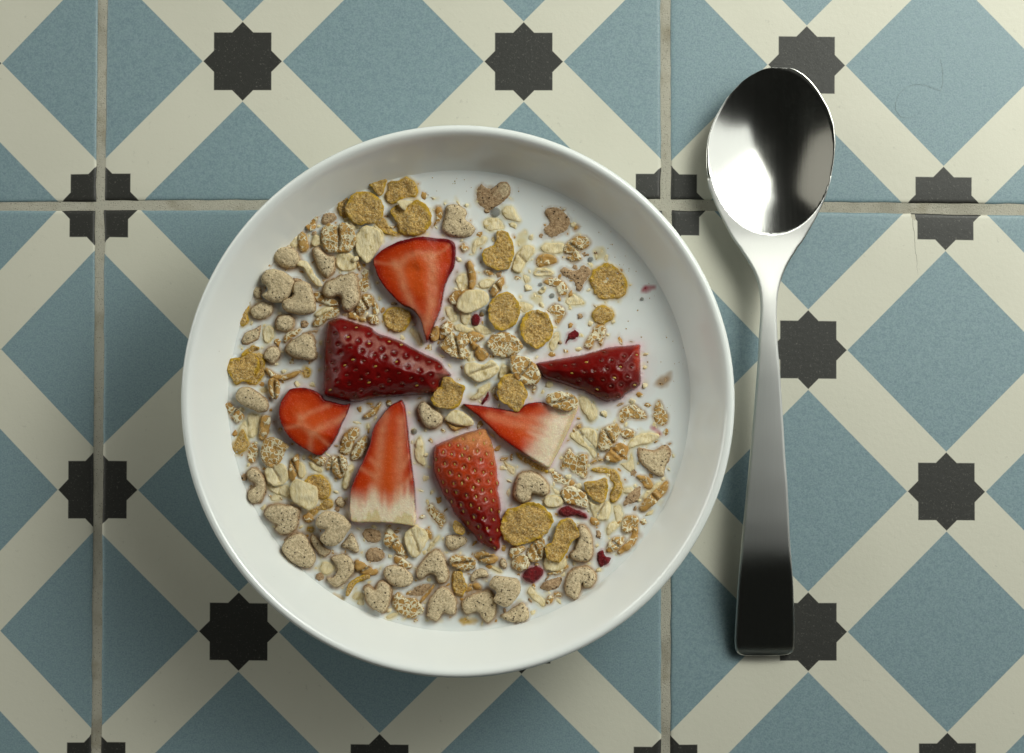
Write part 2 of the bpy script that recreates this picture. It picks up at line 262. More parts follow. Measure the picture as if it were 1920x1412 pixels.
w;6;415,690 440,640 510,625 540,650 500,690 440,730;z2.0 n1;upper half of a striped wheat flake below the largest corn flake
w;6;440,750 510,700 550,710 580,760 560,810 500,835 450,800;z2.2 n1;lower half of a striped wheat flake touching a red berry chunk
o;6;700,770 720,730 770,750 830,750 870,740 870,790 820,830 760,830 715,810;z1.6;cream ribbed oat cup under the tall angular corn flake
w;6;s 24 740,855 830,840 890,790;z1.2 n0;bran strip beneath the cream ribbed oat cup
n;6;650,970 700,910 790,880 850,870 850,930 800,990 710,1005;z1.0 w.8;soaked brown nugget between a red berry chunk and a split heart
r;6;525,870 570,820 640,795 690,830 670,880 610,925 540,905;z2.4;plump crimson dried berry chunk below the striped wheat flake
h;6;875,930 900,850 970,805 1060,800 1120,850 1125,910 1080,970 1020,965 1008,935 1000,1000 960,1070 890,1030 870,980;z3.2;tan heart with a deep notch nearest the rim at five o'clock
r;6;1130,690 1180,660 1210,710 1260,720 1230,770 1160,805 1135,760;z1.4;forked crimson berry chunk by the rim at five o'clock
h;6;20,1110 60,1050 160,1010 250,990 290,1040 310,1120 300,1200 240,1260 190,1220 150,1170 60,1190;z3.4;tan heart with one dark hole at six o'clock
n;6;335,1200 400,1160 480,1110 530,1090 580,1170 570,1230 500,1260 400,1250;z2.4;tan half heart tucked under the topmost heart near six o'clock
h;6;250,940 290,880 350,880 420,890 480,900 510,960 500,1020 450,1090 400,1130 330,1115 285,1070 310,1010 260,970;z6.4;topmost crumbly tan heart lying on two others near six o'clock
n;6;90,900 120,830 190,805 240,840 240,880 150,900 120,930;z1.6 w.2;small tan nugget above the topmost crumbly heart
w;6;135,700 190,675 260,690 310,730 290,765 220,765 150,735;z1.8 n0 k-10;glossy barley-like kernel at the lower tip of the $7
n;6;330,760 350,720 390,740 400,800 370,820;z1.2 w.3;little cereal crumb beside the glossy kernel
o;6;s 22 270,800 340,840;z.2;faint oat splinter under the glossy kernel
w;A;800,560 860,535 950,540 1050,550 1095,590 1080,660 1000,700 900,680 820,640;z2.0 n1 k-5;ribbed wheat kernel with red-brown edges left of the glossy one
o;6;565,1000 600,965 640,1020 700,1070 690,1120 640,1090 590,1050;z.5;pale folded oat at the milk's edge between five and six o'clock
w;6;715,1080 740,1040 775,1050 760,1090 725,1100;z.9 n0;amber husk scrap at the milk's edge near five o'clock
w;6;e 815 1030 36 18 -10;z.6;curled bran scrap under the soaked nugget near five o'clock
c;A;840,740 900,720 950,780 985,900 940,1000 880,980 830,900;z1.6;narrow yellow corn flake standing between two hearts near six o'clock
c;6;10,1240 60,1215 150,1230 130,1260 40,1265;z-.1;yellow corn sliver sunk at the milk's edge at six o'clock
w;6;e 150 960 34 22 -20;z1.2 n0;small husk curl above the heart with one dark hole
w;6;e 85 985 40 18 30;z.9 n0;bran scrap beside the narrow yellow corn flake
n;B;190,330 240,290 285,340 265,410 200,400;z1.0 w.7;soaked lump joined to the crescent-shaped cereal at eight o'clock
n;B;270,300 310,250 370,240 440,300 480,380 495,500 460,600 400,660 330,660 280,600 290,520 350,470 370,430 300,380;z3.2;crescent-shaped tan cereal piece at the milk's edge at eight o'clock
o;5;385,240 420,205 480,215 470,255 420,265;z.1;sunken oat above the heart with a low notch at eight o'clock
h;5;325,370 350,310 420,285 500,295 560,300 615,335 605,400 590,480 530,535 460,530 410,490 430,460 380,430;z3.6;tan heart with its notch facing down at eight o'clock
c;5;700,330 750,310 830,250 880,260 870,310 800,340 730,370;z.8;crumpled corn flake under the cream oat with frilled edges
c;5;670,90 720,55 790,60 850,100 870,170 840,220 770,240 730,190 690,140;z1.4;golden corn flake half under the cream oat with frilled edges
o;5;540,180 560,110 600,85 670,110 750,150 765,220 750,290 690,330 630,300 570,260;z3.2;large cream oat flake with frilled edges lying on a corn flake
w;5;e 690 395 44 40 0;z1.0;wheat crumb below the frilled cream oat
c;5;e 705 490 28 20 0;z.3;yellow corn crumb beside the top-lying notched heart
n;5;900,255 930,215 980,230 1000,280 970,320 920,300;z1.2 w.3;small nugget ball at the lower flank of the $5
n;5;700,570 720,520 770,560 820,630 880,660 870,700 820,720 770,690 730,640;z1.6 w.4;soaked crust under the notched heart at seven o'clock
h;5;745,430 790,360 870,345 950,370 1020,430 1035,470 1000,530 960,590 900,630 830,625 785,580 790,540 825,500 760,480;z6.0;clean tan heart lying on top near the base of the $5
h;5;470,640 520,560 600,520 660,540 720,640 755,720 720,800 650,810 560,770 490,700;z3.4 w.1 gx-.16;tilted heart, dry outer half, soaked inner half, between seven and eight o'clock
n;5;950,620 990,570 1040,520 1075,560 1110,660 1080,690 1020,660 970,650;z1.8 w.2;broken triangular cereal piece beside the clean top-lying heart
n;5;1110,540 1140,480 1230,470 1300,500 1300,580 1240,620 1160,610;z.5 w.95;soaked brown lobe just under the base of the $5
n;5;1145,700 1180,640 1260,625 1335,680 1320,740 1250,780 1170,760;z.8 w.8;soaked round lobe below another, under the $5
h;5;870,730 920,700 990,695 1050,740 1070,820 1030,890 980,940 910,970 850,930 840,890 890,880 920,830 910,780;z2.6;C-shaped tan heart at the milk's edge at seven o'clock
o;5;785,810 810,765 870,770 895,810 870,850 810,855;z1.0;pale oat pearl cupped by the C-shaped heart
w;5;1070,790 1090,755 1150,770 1200,810 1250,830 1220,865 1150,860 1090,830;z2.0 n0 k-25;shiny amber kernel beside the C-shaped heart
o;5;1050,1045 1090,1010 1140,1020 1130,1060 1080,1070;z.3;pale oat under the curled corn flake rim at seven o'clock
c;5;s 44 1190,880 1110,890 1040,940 1010,1030;z2.0;curled corn flake rim standing up at seven o'clock
c;5;895,1020 940,1030 990,1060 940,1060;z-.05;thin yellow flake sunk at the milk's edge at seven o'clock
n;5;1300,870 1310,810 1370,780 1470,800 1540,860 1550,920 1500,965 1420,970 1350,940;z2.6 w.1;kidney-shaped tan nugget between two hearts near half past six
h;5;1145,970 1190,960 1232,985 1260,930 1310,920 1355,960 1365,1040 1340,1130 1300,1180 1240,1160 1180,1110 1150,1030;z4.0;tall tan heart leaning at the milk's edge near half past six
w;5;1310,560 1350,490 1410,550 1460,640 1480,690 1440,700 1380,650 1320,620;z2.0 n1 k-55;ribbed brown wheat flake under the base of the $5
o;5;1480,570 1500,510 1570,470 1640,500 1660,570 1620,660 1560,720 1510,670;z2.0 k70;white-banded flake pointing down below the $5
w;5;e 1672 530 24 42 25;z1.0 n0;brown bran beside the white-banded flake
w;5;1390,740 1410,710 1470,740 1530,790 1510,810 1440,790;z1.2 n1;amber wheat sliver above the kidney-shaped nugget
n;5;e 1410 510 30 25 0;z.6 w.6;pinkish crumb behind the ribbed flake under the $5
h;5;1570,850 1600,780 1680,690 1740,655 1790,700 1820,780 1840,870 1810,930 1750,930 1725,872 1680,860 1600,905;z3.4;upside-down tan heart in the lower middle, tip pointing up
n;5;1490,1030 1540,970 1620,930 1690,930 1700,980 1640,1040 1560,1050;z.3 w.9;sunken brown piece under a straw below the upside-down heart
w;5;s 18 1610,1085 1720,950;z1.6 n0;straight golden straw across the sunken brown piece
w;5;1385,1090 1420,1010 1480,1060 1550,1060 1600,1100 1635,1150 1570,1200 1500,1210 1420,1160;z1.4 n1;wide fan-shaped wheat flake at the milk's edge near half past six
o;5;s 22 1330,1215 1420,1180;z.4;oat splinter at the milk's edge under the fan-shaped wheat flake
h;5;1660,1160 1680,1070 1750,980 1820,970 1880,1030 1905,1110 1890,1190 1830,1190 1795,1175 1740,1250 1660,1210;z3.4;tan heart at the milk's edge beside the straw, near six o'clock
n;A;730,330 750,280 860,270 960,290 1000,320 990,380 900,440 800,470 740,420;z2.0 w.1;small tan heart lobe beside the lower flank of the $7
c;A;830,200 850,110 920,140 970,220 940,270 870,250;z2.2;bright yellow corn chip against the $7
w;5;1665,330 1700,290 1740,340 1800,380 1800,440 1760,465 1720,410;z.3 n1;milky wheat flake in squares between two strawberries at the bottom
o;5;s 24 1760,550 1670,660;z.3;thin pale oat blade beside the white-banded flake
"""
BERRIES = {
 '1': ('cut', '1', "1215,810 1260,750 1370,680 1490,640 1600,620 1740,630 1850,645 1895,700 1895,800 1880,880 1830,980 1800,1080 1780,1200 1740,1310 1700,1400 1660,1495 1630,1420 1600,1310 1540,1230 1440,1180 1340,1080 1260,970 1225,880", 5.5, "upright cut strawberry wedge pointing down with a white V of veins"),
 '4': ('cut', '3', "440,760 450,680 500,600 540,560 640,550 720,570 790,610 820,650 900,670 980,690 1030,685 1000,780 960,860 920,960 860,1050 800,1110 750,1115 690,1085 600,1030 520,960 470,880 445,820", 5.0, "rounded cut strawberry chunk tucked below the blunt end of the big dark piece"),
 '2': ('skin', '3', "830,30 870,-10 940,-25 1000,-10 1090,20 1190,50 1250,100 1340,130 1450,170 1560,230 1640,270 1760,330 1820,400 1850,430 1860,460 1780,500 1750,580 1700,610 1540,620 1410,630 1200,650 1100,675 1000,675 920,655 850,640 810,620 800,560 800,400 810,200", 10.5, "largest strawberry piece, dark red skin up, with milky rings round its seeds"),
 '5': ('cut', '9', "850,55 890,120 905,200 930,400 950,600 985,900 1010,1100 1025,1400 1030,1500 1010,1560 990,1590 780,1560 550,1545 255,1540 225,1450 215,1400 220,1180 290,960 380,780 450,600 500,400 600,250 700,130 790,80", 5.0, "tall strawberry slice, cut face up, tip under the dark piece and cream base"),
 '6': ('cut', '4', "30,690 120,690 200,700 330,720 470,740 540,690 620,670 690,670 740,690 850,715 970,690 980,730 930,850 870,980 800,1120 740,1215 660,1180 560,1120 450,1050 330,960 230,860 140,780", 3.2, "half-sunk strawberry wedge with a wide pale cream end"),
 '3': ('skin', '4', "630,350 720,330 860,305 1000,280 1120,250 1240,215 1370,205 1490,195 1495,260 1500,400 1500,520 1450,570 1380,610 1340,650 1260,665 1200,670 1110,630 1030,590 960,570 880,540 800,510 720,490 680,460 650,400", 7.5, "dark red strawberry wedge, skin up, lying on open milk towards the spoon"),
 '7': ('skin', 'C', "215,360 260,330 400,270 520,220 680,170 830,150 870,220 910,290 940,380 955,500 980,620 985,740 1008,820 985,890 1012,1000 1028,1130 1012,1200 1038,1300 1025,1360 1040,1420 1010,1500 1020,1580 965,1645 900,1610 820,1570 740,1520 690,1450 620,1380 530,1270 440,1180 415,1100 340,1000 290,900 240,780 200,660 195,480", 8.5, "strawberry piece fading from pink shoulder to deep red tip, gold seeds up"),
}
VEINS = {'1': ('1', ["10 1400,840 1440,900 1480,1060 1560,1230 1640,1400", "9 1420,880 1500,790 1600,765 1690,790", "13 1690,780 1710,900 1710,1050 1700,1180 1670,1330", "4 1220,830 1320,850 1410,850", "4 1700,790 1800,740 1870,660"]),
 '4': ('3', ["9 620,790 640,850 720,920 800,880 920,830 1000,780", "7 720,920 700,1080", "5 620,860 480,890", "5 740,920 860,1030", "6 640,800 700,760 850,700"]),
 '5': ('9', ["11 660,240 610,470 580,800 560,1050 530,1250 520,1500", "12 850,300 850,470 830,800 820,1100 810,1300 800,1500", "6 340,870 530,980", "6 940,740 860,880", "6 980,960 850,1120", "6 480,780 560,840"]),
 '6': ('4', ["9 250,780 400,830 600,880 800,930", "7 400,760 560,800 760,830"])}
BUBBLES = [('2', 305, 340, 36, "largest double bubble under the soaked heart near twelve o'clock"), ('2', 1080, 725, 20, "clear ring bubble beside the faint yellow sunken square"),
 ('2', 670, 930, 15, "upper of three dark bubbles by the two-lobed wheat flake"), ('2', 688, 966, 13, "middle of three dark bubbles by the two-lobed wheat flake"),
 ('2', 765, 1022, 19, "lowest and largest of three dark bubbles by the two-lobed wheat flake"), ('2', 1500, 1050, 14, "lone small bubble near the rim at two o'clock"),
 ('2', 200, 1160, 25, "grey bubble between the bright red berry bit and the knobbly corn flake"), ('3', 1557, 912, 23, "round dark bubble beside the tall strawberry slice"),
 ('4', 415, 437, 17, "dark bubble under the raised wheat flake with a deep seam")]
# ---------------------------------------------------------------- helpers
ZM = 34.0           # milk level, mm
def at(px, py, z=0.0):
    """A point of the photograph at height z, in mm."""
    k = (CAMH - z) / CAMH / PXMM
    return ((px - 960) * k, -(py - 706) * k)

def tag(o, label=None, cat=None, group=None, kind=None):
    if label: o['label'] = label
    if cat: o['category'] = cat
    if group: o['group'] = group
    if kind: o['kind'] = kind
    return o

def mesh_obj(name, verts, faces, mats, parent=None, origin=(0, 0, 0), smooth=True, attrs=None, face_mats=None):
    """verts in mm in the world; the object's origin sits at origin (mm)."""
    v = (np.asarray(verts, dtype=float) - np.asarray(origin, dtype=float)) * MM
    me = bpy.data.meshes.new(name)
    me.from_pydata(v.tolist(), [], faces)
    if not isinstance(mats, (list, tuple)): mats = [mats]
    for m in mats: me.materials.append(m)
    me.polygons.foreach_set('use_smooth', [smooth] * len(me.polygons))
    if face_mats is not None: me.polygons.foreach_set('material_index', face_mats)
    for k, a in (attrs or {}).items():
        a = np.asarray(a, dtype=np.float32)
        if a.ndim == 1:
            me.attributes.new(k, 'FLOAT', 'POINT').data.foreach_set('value', a)
        else:
            me.attributes.new(k, 'FLOAT_COLOR', 'POINT').data.foreach_set('color', np.c_[a, np.ones(len(a))].astype(np.float32).ravel())
    me.update()
    o = bpy.data.objects.new(name, me)
    COL.objects.link(o)
    if parent is not None:
        o.parent = parent
        o.location = (Vector(origin) * MM) - parent.location
    else:
        o.location = Vector(origin) * MM
    return o

def empty(name, loc):
    o = bpy.data.objects.new(name, None)
    COL.objects.link(o)
    o.location = Vector(loc) * MM
    o.empty_display_size = 0.01
    return o

def vnoise(P, scale, seed=0):
    """Value noise in -1..1 at the points P (n x 3, mm)."""
    P = np.asarray(P, dtype=float) / scale + 131.7 + seed * 17.31
    i = np.floor(P).astype(np.int64); f = P - i
    f = f * f * (3 - 2 * f)
    def h(a, b, c):
        n = (a * 374761393 + b * 668265263 + c * 2147483647 + seed * 974634777) & 0x7fffffff
        n = ((n ^ (n >> 13)) * 1274126177) & 0x7fffffff
        n = ((n ^ (n >> 16)) * 668265263) & 0x7fffffff
        return (n & 0xffff) / 32767.5 - 1
    r = 0
    for dx in (0, 1):
        for dy in (0, 1):
            for dz in (0, 1):
                w = (f[:, 0] if dx else 1 - f[:, 0]) * (f[:, 1] if dy else 1 - f[:, 1]) * (f[:, 2] if dz else 1 - f[:, 2])
                r = r + w * h(i[:, 0] + dx, i[:, 1] + dy, i[:, 2] + dz)
    return r

def sstep(a, b, x):
    t = np.clip((np.asarray(x, dtype=float) - a) / (b - a), 0, 1)
    return t * t * (3 - 2 * t)

def catmull(P, step):
    """A smooth closed outline through P with points about step apart."""
    P = np.asarray(P, dtype=float); n = len(P); out = []
    for k in range(n):
        a, b, c, d = P[k - 1], P[k], P[(k + 1) % n], P[(k + 2) % n]
        m = max(2, int(np.hypot(*(c - b)) / step))
        t = np.arange(m)[:, None] / m
        out.append(0.5 * (2 * b + (c - a) * t + (2 * a - 5 * b + 4 * c - d) * t ** 2 + (3 * b - a - 3 * c + d) * t ** 3))
    return np.vstack(out)

def seg_dist(Q, A, B):
    """Distance of the points Q to the segments A-B, the smallest one."""
    best = np.full(len(Q), 1e9)
    for a, b in zip(A, B):
        ab = b - a; L = max(ab @ ab, 1e-9)
        t = np.clip(((Q - a) @ ab) / L, 0, 1)
        best = np.minimum(best, np.hypot(*(Q - a - t[:, None] * ab).T))
    return best

def inside(Q, P):
    c = np.zeros(len(Q), bool); n = len(P); x, y = Q.T
    for k in range(n):
        (x1, y1), (x2, y2) = P[k - 1], P[k]
        if y1 == y2: continue
        c ^= ((y1 > y) != (y2 > y)) & (x < (x2 - x1) * (y - y1) / (y2 - y1) + x1)
    return c

def fill(outline, step, rng):
    """Triangulates an outline: points (outline first), triangles, distance to the outline."""
    lo, hi = outline.min(0), outline.max(0)
    gx = np.arange(lo[0], hi[0], step); gy = np.arange(lo[1], hi[1], step * .87)
    X, Y = np.meshgrid(gx, gy); X[1::2] += step / 2
    G = np.c_[X.ravel(), Y.ravel()] + rng.uniform(-.18, .18, (X.size, 2)) * step
    G = G[inside(G, outline)]
    if len(G):
        G = G[seg_dist(G, np.roll(outline, 1, 0), outline) > step * .45]
    P = np.vstack([outline, G]); n = len(outline)
    r = delaunay_2d_cdt([Vector(p) for p in P], [(k, (k + 1) % n) for k in range(n)], [], 1, 1e-6)
    V = np.array([tuple(v) for v in r[0]]); T = [tuple(f) for f in r[2]]
    T = [f if np.cross(V[f[1]] - V[f[0]], V[f[2]] - V[f[0]]) > 0 else f[::-1] for f in T]
    d = seg_dist(V, np.roll(outline, 1, 0), outline)
    # the border loop in order
    ec = {}
    for f in T:
        for a, b in zip(f, f[1:] + f[:1]): ec[(a, b)] = 1
    nxt = {a: b for (a, b) in ec if (b, a) not in ec}
    loop = []; s = next(iter(nxt)); c = s
    while True:
        loop.append(c); c = nxt.get(c)
        if c is None or c == s or len(loop) > len(V): break
    return V, T, d, loop

# ---------------------------------------------------------------- materials
class N:
    def __init__(self, name):
        self.m = bpy.data.materials.new(name); self.m.use_nodes = True
        self.t = self.m.node_tree; self.b = self.t.nodes['Principled BSDF']; self.out = self.t.nodes['Material Output']
    def n(self, typ, **kw):
        x = self.t.nodes.new(typ)
        for k, v in kw.items():
            if k == 'i':
                for kk, vv in v.items(): self.put(x.inputs[kk], vv)
            else: setattr(x, k, v)
        return x
    def put(self, sock, v):
        if hasattr(v, 'is_linked') or hasattr(v, 'links'): self.t.links.new(v, sock)
        elif isinstance(v, (tuple, list)) and len(v) == 3 and sock.type == 'RGBA': sock.default_value = (*v, 1)
        else: sock.default_value = v
    def math(self, op, a, b=0.0, c=0.0, clamp=False):
        x = self.n('ShaderNodeMath', operation=op); x.use_clamp = clamp
        for s, v in zip(x.inputs, (a, b, c)): self.put(s, v)
        return x.outputs[0]
    def mix(self, f, a, b):
        x = self.n('ShaderNodeMix', data_type='RGBA')
        self.put(x.inputs[0], f); self.put(x.inputs[6], a); self.put(x.inputs[7], b)
        return x.outputs[2]
    def ramp(self, f, a, b):                     # smooth 0..1 between a and b
        x = self.n('ShaderNodeMapRange', interpolation_type='SMOOTHSTEP')
        self.put(x.inputs[0], f); x.inputs[1].default_value = a; x.inputs[2].default_value = b
        return x.outputs[0]
    def attr(self, name):
        return self.n('ShaderNodeAttribute', attribute_name=name)
    def coords(self, mm=True):
        """Object coordinates in mm, moved by a random offset per object."""
        tc = self.n('ShaderNodeTexCoord').outputs['Object']
        oi = self.n('ShaderNodeObjectInfo').outputs['Random']
        x = self.n('ShaderNodeVectorMath', operation='MULTIPLY_ADD')
        self.put(x.inputs[0], tc); x.inputs[1].default_value = (1000,) * 3
        c = self.n('ShaderNodeCombineXYZ'); r = self.math('MULTIPLY', oi, 397.0)
        for s in c.inputs: self.put(s, r)
        self.put(x.inputs[2], c.outputs[0])
        self.rand = oi
        return x.outputs[0]
    def noise(self, vec, scale, detail=2.0, rough=.5):
        return self.n('ShaderNodeTexNoise', i={'Vector': vec, 'Scale': scale, 'Detail': detail, 'Roughness': rough}).outputs[0]
    def voro(self, vec, scale, feature='F1', rnd=1.0):
        return self.n('ShaderNodeTexVoronoi', feature=feature, i={'Vector': vec, 'Scale': scale, 'Randomness': rnd})
    def bump(self, h, dist, strength=1.0, normal=None):
        x = self.n('ShaderNodeBump', i={'Height': h, 'Distance': dist * MM, 'Strength': strength})
        if normal is not None: self.put(x.inputs['Normal'], normal)
        return x.outputs[0]
    def set(self, **kw):
        for k, v in kw.items(): self.put(self.b.inputs[k.replace('_', ' ')], v)
        return self.m

def mat_tile():
    g = N('printed_glazed_tile')
    uv = g.n('ShaderNodeSeparateXYZ', i={0: g.n('ShaderNodeUVMap', uv_map='pattern').outputs[0]})
    u, v = uv.outputs[0], uv.outputs[1]
    a = g.math('MULTIPLY', g.math('ADD', u, v), .5); b = g.math('MULTIPLY', g.math('SUBTRACT', u, v), .5)
    da = g.math('SUBTRACT', a, g.math('ROUND', a)); db = g.math('SUBTRACT', b, g.math('ROUND', b))
    ab = lambda x: g.math('ABSOLUTE', x)
    dia = g.math('MULTIPLY', g.math('MAXIMUM', ab(da), ab(db)), 2.0)
    squ = g.math('MAXIMUM', ab(g.math('ADD', da, db)), ab(g.math('SUBTRACT', da, db)))
    e = .004
    star = g.math('MAXIMUM', g.math('SUBTRACT', 1.0, g.ramp(dia, .2795 - e, .2795 + e)), g.math('SUBTRACT', 1.0, g.ramp(squ, .2045 - e, .2045 + e)))
    ha = g.math('SUBTRACT', .5, ab(da)); hb = g.math('SUBTRACT', .5, ab(db))
    blue = g.math('SUBTRACT', 1.0, g.ramp(g.math('MULTIPLY', g.math('MAXIMUM', ha, hb), 2.0), .715 - e, .715 + e))
    p = g.coords()
    fine = g.noise(p, 1.7, 3, .65); mott = g.noise(p, .55, 2); big = g.noise(p, .02, 3)
    sp = g.ramp(g.noise(p, 2.6, 2, .7), .60, .76)
    cream = g.mix(g.math('MULTIPLY', g.ramp(big, .35, .7), .5), (.675, .66, .55), (.60, .59, .485))
    cream = g.mix(g.math('MULTIPLY', g.ramp(g.noise(p, .35, 4, .75), .63, .73), .30), cream, (.30, .29, .24))
    bl = g.mix(g.ramp(fine, .32, .68), (.155, .244, .284), (.245, .346, .385))
    bl = g.mix(g.math('MULTIPLY', sp, .5), bl, (.36, .46, .46))
    bl = g.mix(g.math('MULTIPLY', g.ramp(mott, .3, .75), .35), bl, (.24, .36, .37))
    bk = g.mix(g.math('MULTIPLY', g.ramp(g.noise(p, 1.5, 2, .7), .60, .72), .5), (.014, .014, .010), (.17, .165, .14))
    c = g.mix(blue, cream, bl); c = g.mix(star, c, bk)
    h = g.math('ADD', g.math('MULTIPLY', fine, .6), g.math('MULTIPLY', mott, .8))
    return g.set(Base_Color=c, Roughness=g.math('ADD', .46, g.math('MULTIPLY', fine, .16)), Specular_IOR_Level=.8, Normal=g.bump(h, .10, .6))

def mat_grout():
    g = N('cement_grout'); p = g.coords()
    f = g.noise(p, 2.2, 4, .75); b = g.noise(p, .09, 3); big = g.noise(p, .035, 3, .6)
    c = g.mix(f, (.43, .41, .335), (.62, .595, .50))
    c = g.mix(g.math('MULTIPLY', g.ramp(b, .55, .75), .45), c, (.22, .175, .095))
    c = g.mix(g.math('MULTIPLY', g.ramp(big, .5, .7), .35), c, (.17, .15, .11))
    pit = g.ramp(g.voro(p, 1.3).outputs['Distance'], .05, .25)
    c = g.mix(pit, (.10, .09, .06), c)
    return g.set(Base_Color=c, Roughness=.95, Specular_IOR_Level=.2, Normal=g.bump(g.math('ADD', f, g.math('MULTIPLY', pit, .4)), .45))

def mat_ceramic():
    g = N('white_glazed_porcelain'); p = g.coords()
    c = g.mix(g.noise(p, .03, 2), (.845, .88, .86), (.86, .89, .87))
    c = g.mix(g.math('MULTIPLY', g.ramp(g.voro(p, .055).outputs['Distance'], .014, .006), .5), c, (.30, .26, .16))
    return g.set(Base_Color=c, Roughness=.14, Specular_IOR_Level=.5, Coat_Weight=.3, Coat_Roughness=.08, Normal=g.bump(g.noise(p, .06, 2), .12, .5))

def mat_milk():
    g = N('milk')
    c = g.attr('paint').outputs['Color']
    m = g.set(Base_Color=c, Roughness=.09, Specular_IOR_Level=.45, IOR=1.35, Subsurface_Weight=.35, Subsurface_Radius=(1.0, .8, .7), Subsurface_Scale=.0012)
    return m

def mat_puff():
    g = N('puffed_cocoa_cereal'); p = g.coords()
    wet = g.attr('wet').outputs['Fac']
    n1 = g.noise(p, .6, 3, .6); n2 = g.noise(p, 1.25, 4, .8); spk = g.ramp(g.noise(p, 1.5, 2, .6), .57, .66)
    pores = g.voro(p, .85); hole = g.math('SUBTRACT', 1.0, g.ramp(pores.outputs['Distance'], .12, .34))
    gate = g.ramp(g.noise(p, .7, 2), .46, .55)
    hole = g.math('MULTIPLY', hole, gate)
    dry = g.mix(g.ramp(n2, .36, .64), (.52, .395, .235), (.88, .735, .485))
    dry = g.mix(g.math('MULTIPLY', g.rand, .30), dry, (.66, .52, .30))
    dry = g.mix(g.math('MULTIPLY', spk, .45), dry, (.20, .13, .07))
    wc = g.mix(g.ramp(n2, .38, .64), (.33, .20, .095), (.62, .43, .25))
    wc = g.mix(g.math('MULTIPLY', spk, .4), wc, (.48, .36, .22))
    w = g.ramp(g.math('ADD', wet, g.math('MULTIPLY', g.math('SUBTRACT', n1, .5), .55)), .30, .60)
    c = g.mix(w, dry, wc)
    c = g.mix(g.math('MULTIPLY', hole, .9), c, (.04, .024, .012))
    h = g.math('SUBTRACT', g.math('ADD', g.math('MULTIPLY', n1, .5), g.math('MULTIPLY', n2, 1.2)), g.math('MULTIPLY', hole, 1.3))
    return g.set(Base_Color=c, Roughness=g.math('SUBTRACT', .88, g.math('MULTIPLY', w, .38)), Specular_IOR_Level=.3, Normal=g.bump(h, .5, .9))

def mat_corn():
    g = N('sugared_corn_flake'); p = g.coords()
    edge = g.attr('edge').outputs['Fac']
    n1 = g.noise(p, .7, 3, .6); n2 = g.noise(p, 1.25, 4, .8); n3 = g.noise(p, .28, 2)
    yel = g.mix(n1, (.70, .40, .025), (.92, .60, .065))
    crust = g.mix(g.ramp(n2, .36, .64), (.46, .215, .045), (.98, .69, .26))
    crust = g.mix(g.math('MULTIPLY', g.ramp(g.noise(p, 1.7, 2), .56, .64), .8), crust, (.88, .74, .46))
    crust = g.mix(g.math('MULTIPLY', g.ramp(g.noise(p, 1.35, 2, .6), .58, .66), .62), crust, (.17, .075, .022))
    f = g.ramp(g.math('ADD', g.math('ADD', edge, g.math('MULTIPLY', g.math('SUBTRACT', n1, .5), 1.3)), g.math('MULTIPLY', g.math('SUBTRACT', n3, .5), 1.5)), -.05, .38)
    c = g.mix(g.math('MULTIPLY', f, .90), yel, crust)
    c = g.mix(g.math('MULTIPLY', g.rand, .28), c, g.mix(.5, c, (.42, .27, .06)))
    return g.set(Base_Color=c, Roughness=.55, Specular_IOR_Level=.4, Normal=g.bump(g.math('ADD', n2, g.math('MULTIPLY', n1, .7)), 1.1, 1.0))

def mat_oat():
    g = N('rolled_oat'); p = g.coords()
    cr = g.attr('crease').outputs['Fac']; edge = g.attr('edge').outputs['Fac']
    st = g.n('ShaderNodeMapping', i={'Vector': p}); st.inputs['Scale'].default_value = (1.0, .35, 1.0)
    st.inputs['Rotation'].default_value = (0, 0, .5)
    n1 = g.noise(st.outputs[0], 1.4, 4, .7); n2 = g.noise(p, .5, 2); n3 = g.noise(p, 1.6, 2)
    c = g.mix(g.ramp(n1, .3, .7), (.76, .62, .32), (.93, .84, .60))
    c = g.mix(g.math('MULTIPLY', g.ramp(n2, .55, .72), .65), c, (.50, .36, .095))
    c = g.mix(g.math('MULTIPLY', g.ramp(n3, .66, .75), .5), c, (.40, .26, .09))
    rim = g.math('MULTIPLY', g.math('SUBTRACT', 1.0, g.ramp(edge, .0, .35)), g.ramp(n1, .40, .60))
    c = g.mix(g.math('MULTIPLY', rim, .5), c, (.58, .42, .15))
    c = g.mix(g.math('MULTIPLY', g.rand, .30), c, (.68, .54, .26))
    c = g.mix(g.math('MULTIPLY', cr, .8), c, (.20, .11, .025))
    return g.set(Base_Color=c, Roughness=.55, Specular_IOR_Level=.35, Normal=g.bump(n1, .4, .8), Subsurface_Weight=.12, Subsurface_Radius=(1, .8, .5), Subsurface_Scale=.0008)

